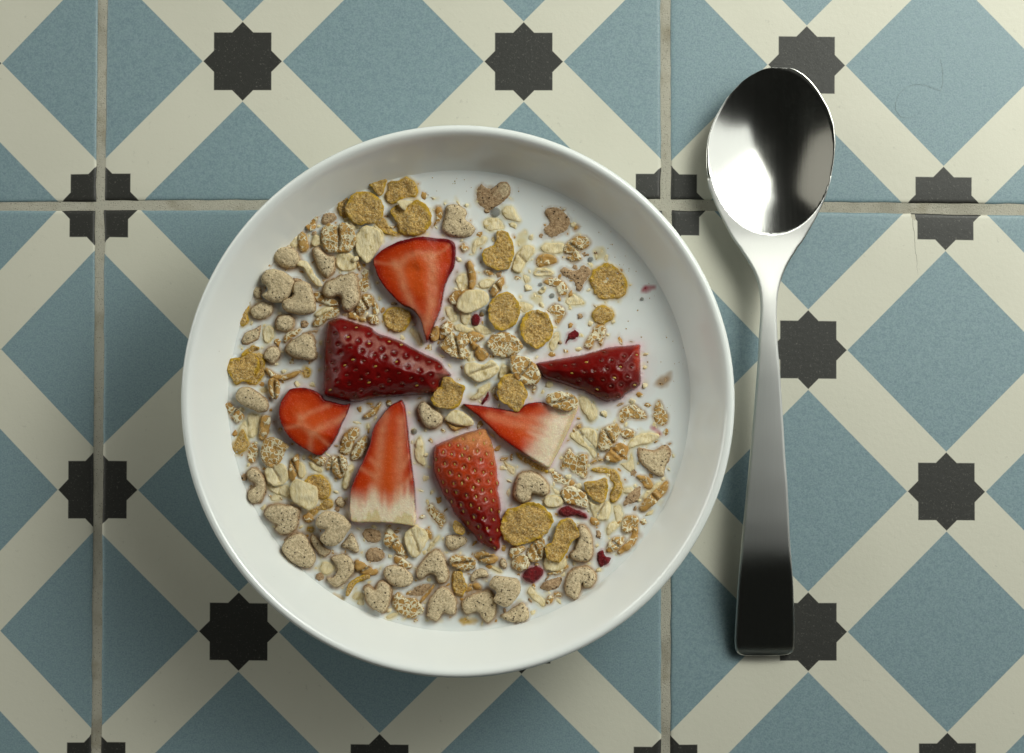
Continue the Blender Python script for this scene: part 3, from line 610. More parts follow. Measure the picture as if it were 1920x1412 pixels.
def mat_wheat(net):
    g = N('netted_wheat_flake' if net else 'brown_wheat_flake'); p = g.coords()
    cr = g.attr('crease').outputs['Fac']
    dn = g.n('ShaderNodeTexNoise', i={'Vector': p, 'Scale': .7}).outputs['Color']
    wv = g.n('ShaderNodeVectorMath', operation='MULTIPLY_ADD'); g.put(wv.inputs[0], dn); wv.inputs[1].default_value = (2.0,) * 3; g.put(wv.inputs[2], p)
    vs = g.math('ADD', .42, g.math('MULTIPLY', g.rand, .32))
    dist = g.voro(wv.outputs[0], vs, 'DISTANCE_TO_EDGE', 1.0).outputs[0]
    cid = g.voro(wv.outputs[0], vs, 'F1', 1.0).outputs['Color']
    cr_ = g.n('ShaderNodeSeparateColor', i={0: cid}).outputs[0]
    n1 = g.noise(p, 1.6, 3, .65); n2 = g.noise(p, .45, 2)
    br = g.mix(n1, (.33, .145, .028), (.62, .35, .085))
    br = g.mix(g.math('MULTIPLY', cr_, .45), br, (.56, .36, .12))
    wht = g.mix(n1, (.76, .64, .36), (.92, .88, .70))
    lo, hi = (.055, .14) if net else (.02, .07)
    f = g.math('SUBTRACT', 1.0, g.ramp(g.math('SUBTRACT', dist, g.math('MULTIPLY', g.math('SUBTRACT', n2, .5), .55)), lo, hi))
    if not net: f = g.math('MULTIPLY', f, g.ramp(n2, .46, .62))
    c = g.mix(f, br, wht)
    c = g.mix(g.math('MULTIPLY', g.rand, .3), c, g.mix(.5, c, (.46, .33, .12)))
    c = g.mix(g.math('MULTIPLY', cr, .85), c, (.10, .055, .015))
    h = g.math('ADD', g.math('MULTIPLY', f, .9), g.math('MULTIPLY', n1, .4))
    return g.set(Base_Color=c, Roughness=.5, Specular_IOR_Level=.4, Normal=g.bump(h, .45, .8))

def mat_dried():
    g = N('dried_berry'); p = g.coords()
    n1 = g.noise(p, 1.0, 4, .75); sp = g.ramp(g.noise(p, 1.8, 2), .60, .70)
    c = g.mix(n1, (.085, .002, .006), (.33, .010, .016))
    c = g.mix(g.math('MULTIPLY', sp, .45), c, (.55, .12, .10))
    return g.set(Base_Color=c, Roughness=.42, Specular_IOR_Level=.35, Normal=g.bump(n1, 1.6, 1.0))

def mat_berry(skin):
    g = N('strawberry_skin' if skin else 'strawberry_flesh'); p = g.coords()
    col = g.attr('paint').outputs['Color']
    n1 = g.noise(p, 2.0, 3, .7); n2 = g.noise(p, .5, 2)
    d = g.mix(.35, col, (.07, .002, .002)) if skin else g.mix(.25, col, (.40, .025, .004))
    c = g.mix(g.ramp(n1, .35, .75), d, col)
    if not skin:
        c = g.mix(g.math('MULTIPLY', g.ramp(g.noise(p, 1.9, 2), .58, .68), .14), c, (.85, .36, .18))
    return g.set(Base_Color=c, Roughness=.08 if skin else .24, Specular_IOR_Level=.26 if skin else .3, Coat_Weight=0.0, Coat_Roughness=.08,
                 Normal=g.bump(g.math('ADD', n1, n2), .10 if skin else .12, .7),
                 Subsurface_Weight=.0 if skin else .45, Subsurface_Radius=(1.6, .4, .2), Subsurface_Scale=.0016)

def mat_plain(name, c, rough=.5, **kw):
    g = N(name); return g.set(Base_Color=c, Roughness=rough, **kw)

def mat_steel(polished):
    g = N('polished_steel' if polished else 'brushed_steel')
    tc = g.n('ShaderNodeTexCoord').outputs['Object']
    mp = g.n('ShaderNodeMapping', i={'Vector': tc}); mp.inputs['Scale'].default_value = (5200, 90, 90)
    st = g.noise(mp.outputs[0], 1.0, 4, .7)
    mp2 = g.n('ShaderNodeMapping', i={'Vector': tc}); mp2.inputs['Scale'].default_value = (900, 12, 12)
    st2 = g.noise(mp2.outputs[0], 1.0, 3, .6)
    sm = g.ramp(g.noise(tc, 60, 3), .5, .75)
    if polished:
        r = g.math('ADD', .13, g.math('ADD', g.math('MULTIPLY', st2, .07), g.math('MULTIPLY', sm, .03))); bs = .02
    else:
        r = g.math('ADD', .16, g.math('ADD', g.math('MULTIPLY', st, .10), g.math('MULTIPLY', sm, .05))); bs = .035
    if not polished:
        tg = g.n('ShaderNodeTangent', direction_type='UV_MAP', uv_map='grain')
        g.set(Anisotropic=.98, Anisotropic_Rotation=0.0, Tangent=tg.outputs[0])
        r = g.math('ADD', .33, g.math('ADD', g.math('MULTIPLY', st, .08), g.math('MULTIPLY', sm, .05)))
        return g.set(Base_Color=g.mix(st, (.78, .78, .75), (.88, .88, .85)), Metallic=1.0, Roughness=r)
    return g.set(Base_Color=(.72, .72, .68), Metallic=1.0, Roughness=r, Normal=g.bump(g.math('ADD', st, st2), bs, .5))

def mat_bubble():
    g = N('milk_film_bubble')
    return g.set(Base_Color=(.80, .80, .72), Roughness=.03, Transmission_Weight=.85, IOR=1.12, Alpha=.75)

M = dict(tile=mat_tile(), grout=mat_grout(), ceramic=mat_ceramic(), milk=mat_milk(), puff=mat_puff(), corn=mat_corn(), oat=mat_oat(),
         wheat=mat_wheat(True), bran=mat_wheat(False), dried=mat_dried(), skin=mat_berry(True), flesh=mat_berry(False),
         seed=mat_plain('strawberry_seed', (.42, .26, .045), .35), seed_dark=mat_plain('red_strawberry_seed', (.13, .022, .007), .3), polish=mat_steel(True), brush=mat_steel(False),
         bubble=mat_bubble(), crumb=mat_plain('crumb', (.40, .26, .08), .7), crack=mat_plain('crack_shadow', (.10, .09, .07), .9))

# ---------------------------------------------------------------- the tiled floor
floor_n = 60
def build_floor():
    xs = np.linspace(-420, 420, 3)
    V = [(-420, -420, -0.5), (420, -420, -0.5), (420, 420, -0.5), (-420, 420, -0.5), (-420, -420, -14), (420, -420, -14), (420, 420, -14), (-420, 420, -14)]
    F = [(0, 1, 2, 3), (7, 6, 5, 4), (0, 4, 5, 1), (1, 5, 6, 2), (2, 6, 7, 3), (3, 7, 4, 0)]
    o = mesh_obj('floor', V, F, M['grout'], smooth=False)
    tag(o, 'sandy cement bed showing as joints between the patterned tiles', kind='structure')
    return o
FLOOR = build_floor()

# star centres of each tile in the photograph: (u, v, x, y); u to the right and v up in half pattern steps
ST = {
 'A': [(4, 0, 184.5, 380), (3, 1, -69, 120), (4, 2, 189, -148)],
 'B': [(0, 0, 190.5, 379.7), (1, 1, 455, 115), (3, 1, 982, 115.5), (4, 0, 1246, 380)],
 'C': [(0, 0, 1254, 380), (1, 1, 1512.5, 122), (2, 0, 1769, 385.5)],
 'D': [(4, 4, 183, 390.5), (4, 2, 176, 918), (4, 0, 177, 1446), (3, 3, -69, 655), (3, 1, -70, 1183)],
 'E': [(0, 4, 187.5, 390.5), (0, 2, 181.8, 917), (0, 0, 184, 1444), (1, 1, 444.2, 1185.3), (2, 0, 710, 1451.5), (3, 1, 979, 1190), (4, 0, 1243, 1453)],
 'F': [(0, 4, 1257, 386.5), (0, 0, 1252.7, 1451), (1, 1, 1518, 1184.5), (1, 3, 1519, 655.3), (2, 4, 1770.6, 397.5), (2, 2, 1775, 919), (2, 0, 1775, 1449)]}
# corners in the photograph: bottom left, bottom right, top right, top left
QUAD = {
 'A': [(-823, 381), (179.6, 378), (190, -668), (-823, -668)],
 'B': [(196.6, 375.5), (1239.3, 373), (1236, -668), (211, -668)],
 'C': [(1258.3, 374), (2290, 388), (2290, -668), (1254, -668)],
 'D': [(-823, 1441), (171, 1443), (178, 395), (-823, 398)],
 'E': [(189.5, 1441), (1239.4, 1446), (1241.5, 394.6), (195.5, 394.2)],
 'F': [(1256.5, 1443), (2290, 1443), (2290, 408), (1259.8, 394.8)]}
def tile(key, dy=0):
    S = np.array(ST[key], float)
    aff = len(S) < 4
    B = lambda x, y: np.c_[np.ones(len(x)), x, y] if aff else np.c_[np.ones(len(x)), x, y, x * y / 1000]
    K, *_ = np.linalg.lstsq(B(S[:, 2], S[:, 3]), S[:, :2], rcond=None)
    q = np.array(QUAD[key], float)
    n = 40
    seed = ord(key) + dy
    def pos(s, t):                       # s,t 0..1
        a = q[0] * (1 - s) * (1 - t) + q[1] * s * (1 - t) + q[2] * s * t + q[3] * (1 - s) * t
        return a
    W, H = np.hypot(*(q[1] - q[0])), np.hypot(*(q[3] - q[0]))
    ins = [0, .25 * PXMM, .7 * PXMM, 1.5 * PXMM]
    zs = [-.5, -.22, -.05, 0]
    def param(L):
        e = [i / L for i in ins]
        return e + list(np.linspace(e[-1], 1 - e[-1], n)[1:-1]) + [1 - x for x in e[::-1]]
    sl, tl = param(W), param(H)
    m1, m2 = len(sl), len(tl)
    V, UV = [], []
    prof = lambda i, m: zs[min(i, m - 1 - i, 3)]
    for j, t in enumerate(tl):
        for i, s in enumerate(sl):
            p = pos(s, t)
            wx, wy = at(p[0], p[1] + dy, 0)
            V.append((wx, wy, min(prof(i, m1), prof(j, m2)))); UV.append(p)
    V = np.array(V); UV = np.array(UV)
    border = np.array([min(i, m1 - 1 - i, j, m2 - 1 - j) for j in range(m2) for i in range(m1)])
    jit = np.c_[vnoise(V, 1.6, seed), vnoise(V + 50, 1.6, seed + 1)] * .22 + np.c_[vnoise(V, 12, seed), vnoise(V + 50, 12, seed + 1)] * .12
    V[:, :2] += jit * (border < 2)[:, None]
    uv = B(UV[:, 0], UV[:, 1]) @ K
    F = [(j * m1 + i, j * m1 + i + 1, (j + 1) * m1 + i + 1, (j + 1) * m1 + i) for j in range(m2 - 1) for i in range(m1 - 1)]
    c = V.mean(0); c[2] = 0
    # skirt down into the bed
    ring = [i for i in range(m1)] + [j * m1 + m1 - 1 for j in range(1, m2)] + [(m2 - 1) * m1 + i for i in range(m1 - 2, -1, -1)] + [j * m1 for j in range(m2 - 2, 0, -1)]
    base = len(V); V = np.vstack([V, V[ring] + (0, 0, -6)]); uv = np.vstack([uv, uv[ring]])
    for k in range(len(ring)):
        a, b = ring[k], ring[(k + 1) % len(ring)]
        F.append((b, a, base + k, base + (k + 1) % len(ring)))
    o = mesh_obj('tile', V, F, M['tile'], FLOOR, c)
    lay = o.data.uv_layers.new(name='pattern')
    idx = np.empty(len(o.data.loops), np.int32); o.data.loops.foreach_get('vertex_index', idx)
    lay.data.foreach_set('uv', uv[idx].astype(np.float32).ravel())
    return o
for k in 'ABCDEF':
    t = tile(k)
    if k == 'F': t['label'] = 'patterned tile with a hairline crack and a chipped edge'
for k in 'DEF': tile(k, 1066)

def ribbon(name, pts, width, z, mat, parent):
    P = np.array([at(*p) for p in pts]); d = np.gradient(P, axis=0); d /= np.hypot(*d.T)[:, None]
    nrm = np.c_[-d[:, 1], d[:, 0]]; w = width * np.interp(np.linspace(0, 1, len(P)), [0, .1, .8, 1], [.7, 1, .7, .2])[:, None] / 2
    top = np.vstack([np.c_[P + nrm * w, np.full(len(P), z)], np.c_[P - nrm * w, np.full(len(P), z)]])
    V = np.vstack([top, top - (0, 0, .2)]); n = len(P); F = []
    for k in range(n - 1):
        F += [(k, n + k, n + k + 1, k + 1), (k + 1, 2 * n + k + 1, 2 * n + k, k), (n + k, 3 * n + k, 3 * n + k + 1, n + k + 1)]
    return mesh_obj(name, V, F, mat, parent, (*P[0], 0))
rr = random.Random(4)
ribbon('crack', [(1711 + (y - 405) * .09 + rr.uniform(-1, 1), y) for y in range(405, 520, 5)], .12, .02, M['crack'], FLOOR)
def chip():
    ring = [(1708, 402), (1715, 402), (1716.5, 408), (1716, 414), (1711, 411), (1708, 406)]
    P = [(*at(x, y), .03) for x, y in ring] + [(*at(x, y), -.3) for x, y in ring]
    F = [tuple(range(6))] + [(k, k + 6, (k + 1) % 6 + 6, (k + 1) % 6) for k in range(6)]
    mesh_obj('chip', P, F, mat_plain('broken_tile_biscuit', (.55, .52, .42), .9), FLOOR, P[0], False)
chip()

def hair():
    P = [(1763, 112), (1767, 130), (1768, 155), (1764, 170), (1752, 167), (1735, 160), (1718, 158), (1700, 163), (1686, 175), (1679, 192), (1679, 206), (1688, 219), (1703, 222), (1718, 216), (1725, 208)]
    Q = np.array(P, float); t = np.linspace(0, len(P) - 1, 60); k = np.arange(len(P))
    o = ribbon('hair', np.c_[np.interp(t, k, Q[:, 0]), np.interp(t, k, Q[:, 1])], .045, .08, mat_plain('brown_hair', (.16, .16, .13), .5), None)
    tag(o, 'fine curled hair lying on the blue diamond at the top corner', 'hair')
hair()

# ---------------------------------------------------------------- the bowl
BX, BY = at(858.5, 752.5, 51)
def build_bowl():
    prof = [(0, 8), (15, 8.1), (30, 8.8), (42, 10.3), (52, 13), (60, 17), (67, 22), (72.5, 27), (76, 31), (78.5, 34), (81, 37.6), (83.5, 41.6), (85.6, 45.2), (87.2, 48),
            (88.3, 49.9), (89.2, 51.2), (90.1, 52.1), (91.0, 52.4), (91.8, 52.2), (92.35, 51.5), (92.5, 50.6), (92.3, 49.4), (91.4, 47), (89.5, 43.3), (86, 37.4), (81, 30.5), (74, 22.5), (66, 15.3), (57, 9),
            (51, 6), (48.5, 4.2), (47.8, 2), (47.4, .4), (46.8, 0), (44.5, 0), (43.8, .5), (43, 3), (41, 4), (20, 4.2), (0, 4.2)]
    # a smooth curve through the profile
    P = np.array(prof, float); out = []
    for k in range(len(P) - 1):
        a, b, c, d = P[max(k - 1, 0)], P[k], P[k + 1], P[min(k + 2, len(P) - 1)]
        for t in (0, .5): out.append(.5 * (2 * b + (c - a) * t + (2 * a - 5 * b + 4 * c - d) * t * t + (3 * b - a - 3 * c + d) * t ** 3))
    out.append(P[-1]); P = np.array(out); n = 160; V = [(BX, BY, P[0][1])]
    ang = np.arange(n) * 2 * math.pi / n
    for r, z in P[1:-1]:
        wob = 1 + .0012 * np.sin(2 * ang + .6) + .0007 * np.sin(3 * ang)
        V += list(zip(BX + r * wob * np.cos(ang), BY + r * wob * np.sin(ang), np.full(n, z)))
    V.append((BX, BY, P[-1][1])); m = len(P) - 2; F = []
    for k in range(n):
        k2 = (k + 1) % n
        F.append((0, 1 + k, 1 + k2)); F.append((len(V) - 1, 1 + (m - 1) * n + k2, 1 + (m - 1) * n + k))
        for j in range(m - 1):
            F.append((1 + j * n + k, 1 + (j + 1) * n + k, 1 + (j + 1) * n + k2, 1 + j * n + k2))
    o = mesh_obj('bowl', V, F, M['ceramic'], None, (BX, BY, 0))
    tag(o, 'round white porcelain bowl full of milk, cereal and strawberries', 'bowl')
build_bowl()

# ---------------------------------------------------------------- the spoon
def build_spoon():
    L = [(126, 1446), (127, 1441.5), (130, 1429), (140, 1409), (151, 1393), (164.6, 1379.6), (180, 1365.5), (199.6, 1352.7), (216, 1343.5), (234.6, 1335), (258, 1327.8), (283, 1324.4), (315, 1324.4), (350, 1328.5), (385, 1342), (423, 1360.8), (440, 1369.5), (468.8, 1387.7), (484.6, 1400), (501, 1410), (517, 1418), (544, 1425.6), (580, 1427.7), (633, 1424), (693, 1421), (767, 1415),
         (856, 1407), (929, 1400), (1024, 1391), (1107.7, 1384), (1197, 1378.6), (1217, 1379.5), (1225, 1382.5), (1229, 1389), (1230.5, 1400), (1231, 1434)]
    R = [(126, 1446), (126.6, 1452), (127.5, 1484.6), (131, 1494), (140, 1508.8), (154, 1523.5), (170, 1535.7), (202, 1554.6), (220, 1561), (234.6, 1565.3), (267, 1567.5), (302, 1564), (342, 1557), (374.6, 1546.5), (409.6, 1530), (447, 1508.8), (471.5, 1492.7), (487.6, 1480.6), (520, 1465.7), (553, 1458.3), (588.7, 1456.8), (648, 1459), (707.7, 1464), (782, 1468.7),
         (856, 1473), (914, 1477.6), (1018.4, 1482), (1092.8, 1488), (1167, 1490.4), (1214.7, 1490), (1224, 1487.5), (1228, 1481), (1230, 1470), (1231, 1434)]
    ys = np.r_[126.02, 126.2, 126.6, 127.2, 128, 129.2, 131, 133.5, 137, 141, 146, 152, 159, np.linspace(166, 460, 120), np.linspace(465, 1205, 92), np.linspace(1209, 1226, 7), 1228, 1229.3, 1230.3, 1230.95]
    def curve(T):
        y, x = np.array(T, float).T; lin = np.interp(ys, y, x)
        mid = (ys > 170) & (ys < 1190); k = np.array([1, 2, 3, 2, 1]) / 9
        sm = np.convolve(np.pad(lin, 2, 'edge'), k, 'valid')
        return np.where(mid, sm, lin)
    xl, xr = curve(L), curve(R)
    zt = np.interp(ys, [126, 200, 285, 380, 440, 480, 520, 560, 600, 650, 700, 760, 820, 900, 980, 1030, 1060, 1090, 1140, 1231], [12.0, 11.0, 10.5, 10.4, 10.8, 11.5, 12.4, 13.4, 14.2, 14.9, 15.3, 15.4, 15.5, 15.4, 15.0, 14.5, 13.9, 12.6, 9.6, 4.3])
    yu = np.arange(100, 1260, 2.0); zu = np.interp(yu, ys, zt); k = np.hanning(29); k /= k.sum()
    zt = np.interp(ys, yu, np.convolve(np.pad(zu, 14, 'reflect', reflect_type='odd'), k, 'valid'))
    th = np.interp(ys, [126, 400, 500, 620, 900, 1231], [1.3, 1.5, 2.6, 3.2, 3.4, 3.6])
    s = np.sin(np.linspace(-1, 1, 45) * math.pi / 2); m = len(s); n = len(ys)
    cx, cy, a, b = 1446, 284.5, 118.5, 156
    top = np.zeros((n, m, 3)); bot = np.zeros((n, m, 3))
    for i, y in enumerate(ys):
        w = (xr[i] - xl[i]) / 2; x = (xr[i] + xl[i]) / 2 + s * w
        rho = ((x - cx) / a) ** 2 + ((y - cy) / b) ** 2
        q = np.clip(1 - rho, 0, 1); dep = 7.9 * q * (1 - .25 * (1 - q))
        # soft shoulder where the bowl runs into the neck
        neck = sstep(395, 470, y); lip = np.minimum((1 - np.abs(s)) * w / PXMM, 1.2)
        crown = .25 * s ** 2 * sstep(480, 620, y)
        rnd = np.clip(1 - lip / (.55 + .35 * neck), 0, 1); edge = (.35 + .45 * neck) * (1 - np.sqrt(np.clip(1 - rnd ** 2, 0, 1)))
        z = zt[i] - dep - crown - edge
        endr = sstep(1205, 1231, y) ** 2 * 1.3
        z = z - endr
        k_ = (CAMH - zt[i]) / CAMH / PXMM
        top[i, :, 0] = (x - 960) * k_; top[i, :, 1] = -(y - 706) * k_; top[i, :, 2] = z
        bot[i] = top[i]; e2 = .8 * np.clip(1 - lip / 1.0, 0, 1)
        bot[i, :, 2] = np.minimum(zt[i] - dep - th[i] + e2, z - .35)
    bot[..., 2] = np.maximum(bot[..., 2], .25)
    V = np.vstack([top.reshape(-1, 3), bot.reshape(-1, 3)]); o2 = n * m; rows = []
    for i in range(n - 1):
        f = []
        for j in range(m - 1):
            a_, b_ = i * m + j, i * m + j + 1
            f.append((a_, a_ + m, b_ + m, b_)); f.append((o2 + a_, o2 + b_, o2 + b_ + m, o2 + a_ + m))
        a_ = i * m; f.append((a_, o2 + a_, o2 + a_ + m, a_ + m))
        a_ = i * m + m - 1; f.append((a_ + m, o2 + a_ + m, o2 + a_, a_))
        rows.append(f)
    caps = [[(j, j + 1, o2 + j + 1, o2 + j) for j in range(m - 1)], [((n - 1) * m + j + 1, (n - 1) * m + j, o2 + (n - 1) * m + j, o2 + (n - 1) * m + j + 1) for j in range(m - 1)]]
    root = empty('spoon', (*at(1446, 700), 0))
    tag(root, 'stainless steel spoon lying beside the bowl, polished bowl and brushed handle', 'spoon')
    allf = sum(rows, []) + caps[0] + caps[1]; kx = CAMH / (CAMH - 10.5) * PXMM
    def brushed(f):
        q = V[list(f)].mean(0); px_, py_ = q[0] * kx + 960, 706 - q[1] * kx
        return py_ > 335 and (((px_ - cx) / a) ** 2 + ((py_ - cy) / b) ** 2 > .985)
    hf = [f for f in allf if brushed(f)]; bf = [f for f in allf if not brushed(f)]
    edge_v = sorted({q for f in bf for q in f} & {q for f in hf for q in f})
    for q in edge_v:
        if q >= n * m: continue
        X_, Y_ = V[q, 0] * kx + 960, 706 - V[q, 1] * kx
        r_ = math.sqrt(((X_ - cx) / a) ** 2 + ((Y_ - cy) / b) ** 2)
        if abs(r_ - 1) > .12: continue
        X_, Y_ = cx + (X_ - cx) / r_, cy + (Y_ - cy) / r_
        V[q] = ((X_ - 960) / kx, (706 - Y_) / kx, np.interp(Y_, ys, zt))
    tmp = bpy.data.meshes.new('tmp'); tmp.from_pydata(V.tolist(), [], sum(rows, []) + caps[0] + caps[1]); tmp.update()
    nor = np.array([tuple(v.vector) for v in tmp.vertex_normals]); bpy.data.meshes.remove(tmp)
    for name, fs, mt in (('spoon_bowl', bf, M['polish']), ('handle', hf, M['brush'])):
        used = sorted({i for f in fs for i in f}); mp = {g: l for l, g in enumerate(used)}
        o = mesh_obj(name, V[used], [tuple(mp[i] for i in f) for f in fs], mt, root, (*at(1446, 700), 0))
        lay = o.data.uv_layers.new(name='grain'); idx = np.empty(len(o.data.loops), np.int32); o.data.loops.foreach_get('vertex_index', idx)
        lay.data.foreach_set('uv', (V[used][idx][:, :2] / 300).astype(np.float32).ravel())
        o.data.normals_split_custom_set_from_vertices([tuple(x) for x in nor[used]])
build_spoon()

# ---------------------------------------------------------------- strawberries, cereal
SOLID, BERRY, HALO = [], [], []                     # sampled tops (x, y, height over the milk) for the milk's film and meniscus
def sample(V, T, where):
    V = np.asarray(V); T = np.asarray(T)
    A, B_, C = V[T[:, 0]], V[T[:, 1]], V[T[:, 2]]
    where.append(np.vstack([V, (A + B_ + C) / 3, (A + B_) / 2, (B_ + C) / 2, (A + C) / 2]))

def topx(p, crop, z):
    x0, y0, k = CROPS[crop]
    return at(x0 + p[0] / k, y0 + p[1] / k, z)

def parse(txt, crop, z):
    txt = txt.strip()
    if txt.startswith('e '):
        cx, cy, a, b, r = map(float, txt.split()[1:]); r = math.radians(-r)
        pts = []
        for k in range(12):
            u, w = a * math.cos(k * math.pi / 6), b * math.sin(k * math.pi / 6)
            q = 1 + .10 * math.sin(k * 2.4 + cx)
            pts.append((cx + q * (u * math.cos(r) - w * math.sin(r)), cy + q * (u * math.sin(r) + w * math.cos(r))))
    elif txt.startswith('s '):
        w, *ps = txt.split()[1:]; P = np.array([tuple(map(float, p.split(','))) for p in ps]); w = float(w)
        t = np.linspace(0, 1, 3 * len(P)); tt = np.linspace(0, 1, len(P)); P = np.c_[np.interp(t, tt, P[:, 0]), np.interp(t, tt, P[:, 1])]
        k = np.ones(3) / 3
        for _ in range(2): P[1:-1] = np.c_[np.convolve(P[:, 0], k, 'valid'), np.convolve(P[:, 1], k, 'valid')]
        d = np.gradient(P, axis=0); d /= np.hypot(*d.T)[:, None]; nn = np.c_[-d[:, 1], d[:, 0]]
        ww = (w / 2 * np.interp(t, [0, .15, .85, 1], [.55, 1, 1, .45]))[:, None]
        pts = list(P + nn * ww) + list((P - nn * ww)[::-1])
    else:
        pts = [tuple(map(float, p.split(','))) for p in txt.split()]
    Q = np.array([topx(p, crop, z) for p in pts])
    x, y = Q.T
    if (np.roll(x, 1) * y - x * np.roll(y, 1)).sum() < 0: Q = Q[::-1]
    return Q

KIND = {'h': ('cereal_heart', 'cereal heart', 'puffed cereal hearts in the milk'), 'n': ('cereal_nugget', 'cereal nugget', 'broken puffed cereal nuggets in the milk'),
        'c': ('corn_flake', 'corn flake', 'corn flakes in the milk'), 'o': ('oat_flake', 'oat flake', 'oat flakes in the milk'),
        'w': ('wheat_flake', 'wheat flake', 'wheat flakes in the milk'), 'r': ('dried_berry_bit', 'dried berry', 'dried berry bits in the milk')}

# what shows of each kind through the film of milk round it
SOAK = {'h': (.40, .26, .14), 'n': (.40, .26, .14), 'c': (.56, .36, .07), 'o': (.72, .62, .34), 'w': (.44, .26, .09), 'r': (.42, .06, .09)}

def build_piece(k, crop, shape, opts, label, seed):
    rng = np.random.default_rng(seed)
    o = {}
    for w in opts.split():
        for key in ('gx', 'gy', 'z', 'w', 'k', 'n'):
            if w.startswith(key): o[key] = float(w[len(key):]); break
    top = max(o.get('z', 1.0), .10)
    out = catmull(parse(shape, crop, ZM + top * .8), .42)
    c = out.mean(0)
    P3 = np.c_[out, np.zeros(len(out))]
    amp = {'h': (.10, .9), 'n': (.13, .9), 'c': (.30, .9), 'o': (.20, .9), 'w': (.26, 1.1), 'r': (.2, 1.0)}[k]
    if k in 'owc': out = c + (out - c) * 1.05
    rad = (out - c) / np.maximum(np.hypot(*(out - c).T), .1)[:, None]
    out = out + rad * (vnoise(P3, amp[1], seed) * amp[0])[:, None] + rad * (vnoise(P3, .45, seed + 9) * amp[0] * .5)[:, None]
    V, T, d, loop = fill(out, .46, rng)
    dm = max(d.max(), .3); P = np.c_[V, np.full(len(V), seed * 3.7)]
    cr = np.zeros(len(V))
    if k in 'hn':
        R = min(1.75, dm * .9); drop = min(3.0, .7 + dm * .6); t = np.clip(d / R, 0, 1)
        z = top - drop * (1 - np.sqrt(1 - (1 - t) ** 2)) + .10 * np.clip(d - R, 0, 2)
        z += .20 * vnoise(P, 1.5, seed) + .12 * vnoise(P, .7, seed + 1) + (.35 if k == 'n' else .18) * vnoise(P, 3.4, seed + 2)
        thick = 2.2
    elif k == 'c':                                   # thin, crinkled and curled plates
        q = (V - c) / max(np.abs(V - c).max(), .1); a0 = rng.uniform(0, 6.3); cu = rng.choice([-.8, -.5, .6, .9])
        lim = np.clip(top * .45, .25, 1.0)
        z = top - .2 + cu * lim * (q @ np.array([math.cos(a0), math.sin(a0)])) ** 2 - .25 * (1 - np.clip(d / .5, 0, 1)) ** 2
        z += .26 * vnoise(P, .9, seed) + .18 * vnoise(P, .55, seed + 1) + .70 * vnoise(P, 2.4, seed + 2)
        thick = .8
    elif k == 'o':
        q = (V - c) / max(np.abs(V - c).max(), .1); a0 = rng.uniform(0, 6.3); cu = rng.choice([-.8, -.4, .7])
        lim = np.clip(top * .45, .15, .8)
        z = top - .15 + cu * lim * (q @ np.array([math.cos(a0), math.sin(a0)])) ** 2 - .22 * (1 - np.clip(d / .45, 0, 1)) ** 2
        z += .12 * vnoise(P, .9, seed) + .40 * vnoise(P, 2.4, seed + 2)
        thick = .6
    elif k == 'w':
        q = (V - c) / max(np.abs(V - c).max(), .1); a0 = rng.uniform(0, 6.3); cu = rng.choice([-.9, -.6, .5])
        lim = np.clip(top * .5, .2, .9); t = np.clip(d / .7, 0, 1)
        z = top - .1 + cu * lim * (q @ np.array([math.cos(a0), math.sin(a0)])) ** 2 - .45 * (1 - np.sqrt(np.clip(1 - (1 - t) ** 2, 0, 1)))
        z += .20 * vnoise(P, .8, seed) + .45 * vnoise(P, 1.9, seed + 2)
        thick = .8
    else:
        R = min(1.3, dm); t = np.clip(d / R, 0, 1)
        z = top - min(1.8, top + .3) * (1 - np.sqrt(1 - (1 - t) ** 2)) + .55 * vnoise(P, 1.5, seed) + .30 * vnoise(P, .75, seed + 1)
        thick = 1.2
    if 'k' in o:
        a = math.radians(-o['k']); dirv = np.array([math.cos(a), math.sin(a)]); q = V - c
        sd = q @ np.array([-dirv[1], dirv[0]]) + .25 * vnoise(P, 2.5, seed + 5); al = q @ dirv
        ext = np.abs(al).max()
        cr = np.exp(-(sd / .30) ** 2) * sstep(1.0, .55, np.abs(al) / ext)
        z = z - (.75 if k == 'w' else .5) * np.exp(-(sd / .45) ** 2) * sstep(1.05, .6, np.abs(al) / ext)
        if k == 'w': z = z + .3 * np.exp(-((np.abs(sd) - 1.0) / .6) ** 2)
    z = z + o.get('gx', 0) * (V[:, 0] - c[0]) + o.get('gy', 0) * (V[:, 1] - c[1])
    wet = np.clip((1.25 - z) / 1.9 + o.get('w', 0), 0, 1)
    if k in 'hn' and top < 5: wet = np.maximum(wet, .62 * (1 - np.clip(d / (.95 + .45 * vnoise(P, 2.5, seed + 4)), 0, 1)))
    if o.get('z', 1) < .05: z = np.minimum(z, .02) * .3 - .06 + .20 * vnoise(P, 1.1, seed + 3)
    elif top < .5: z = np.maximum(z, np.minimum(z + .35, .12 + .14 * vnoise(P, .9, seed + 3)))
    sample(np.c_[V, z], T, SOLID)
    sunk = z < .12
    if sunk.any(): HALO.append(np.c_[V[sunk], np.minimum(z[sunk], 0) * .5 - .05, np.tile(SOAK[k], (sunk.sum(), 1))])
    # the piece is widest just under the milk, then closes below
    n0 = len(V); nl = len(loop)
    fl = {'h': 1.0, 'n': 1.1}.get(k, .55); low = (z[loop] < 1.3) & (z[loop] > -.05)
    A = V[loop]; tn = np.roll(A, -1, 0) - np.roll(A, 1, 0); tn /= np.maximum(np.hypot(*tn.T), 1e-6)[:, None]
    nr = np.c_[tn[:, 1], -tn[:, 0]]
    wd = fl * (.75 + .5 * vnoise(np.c_[A, np.zeros(nl)], 1.2, seed + 7))
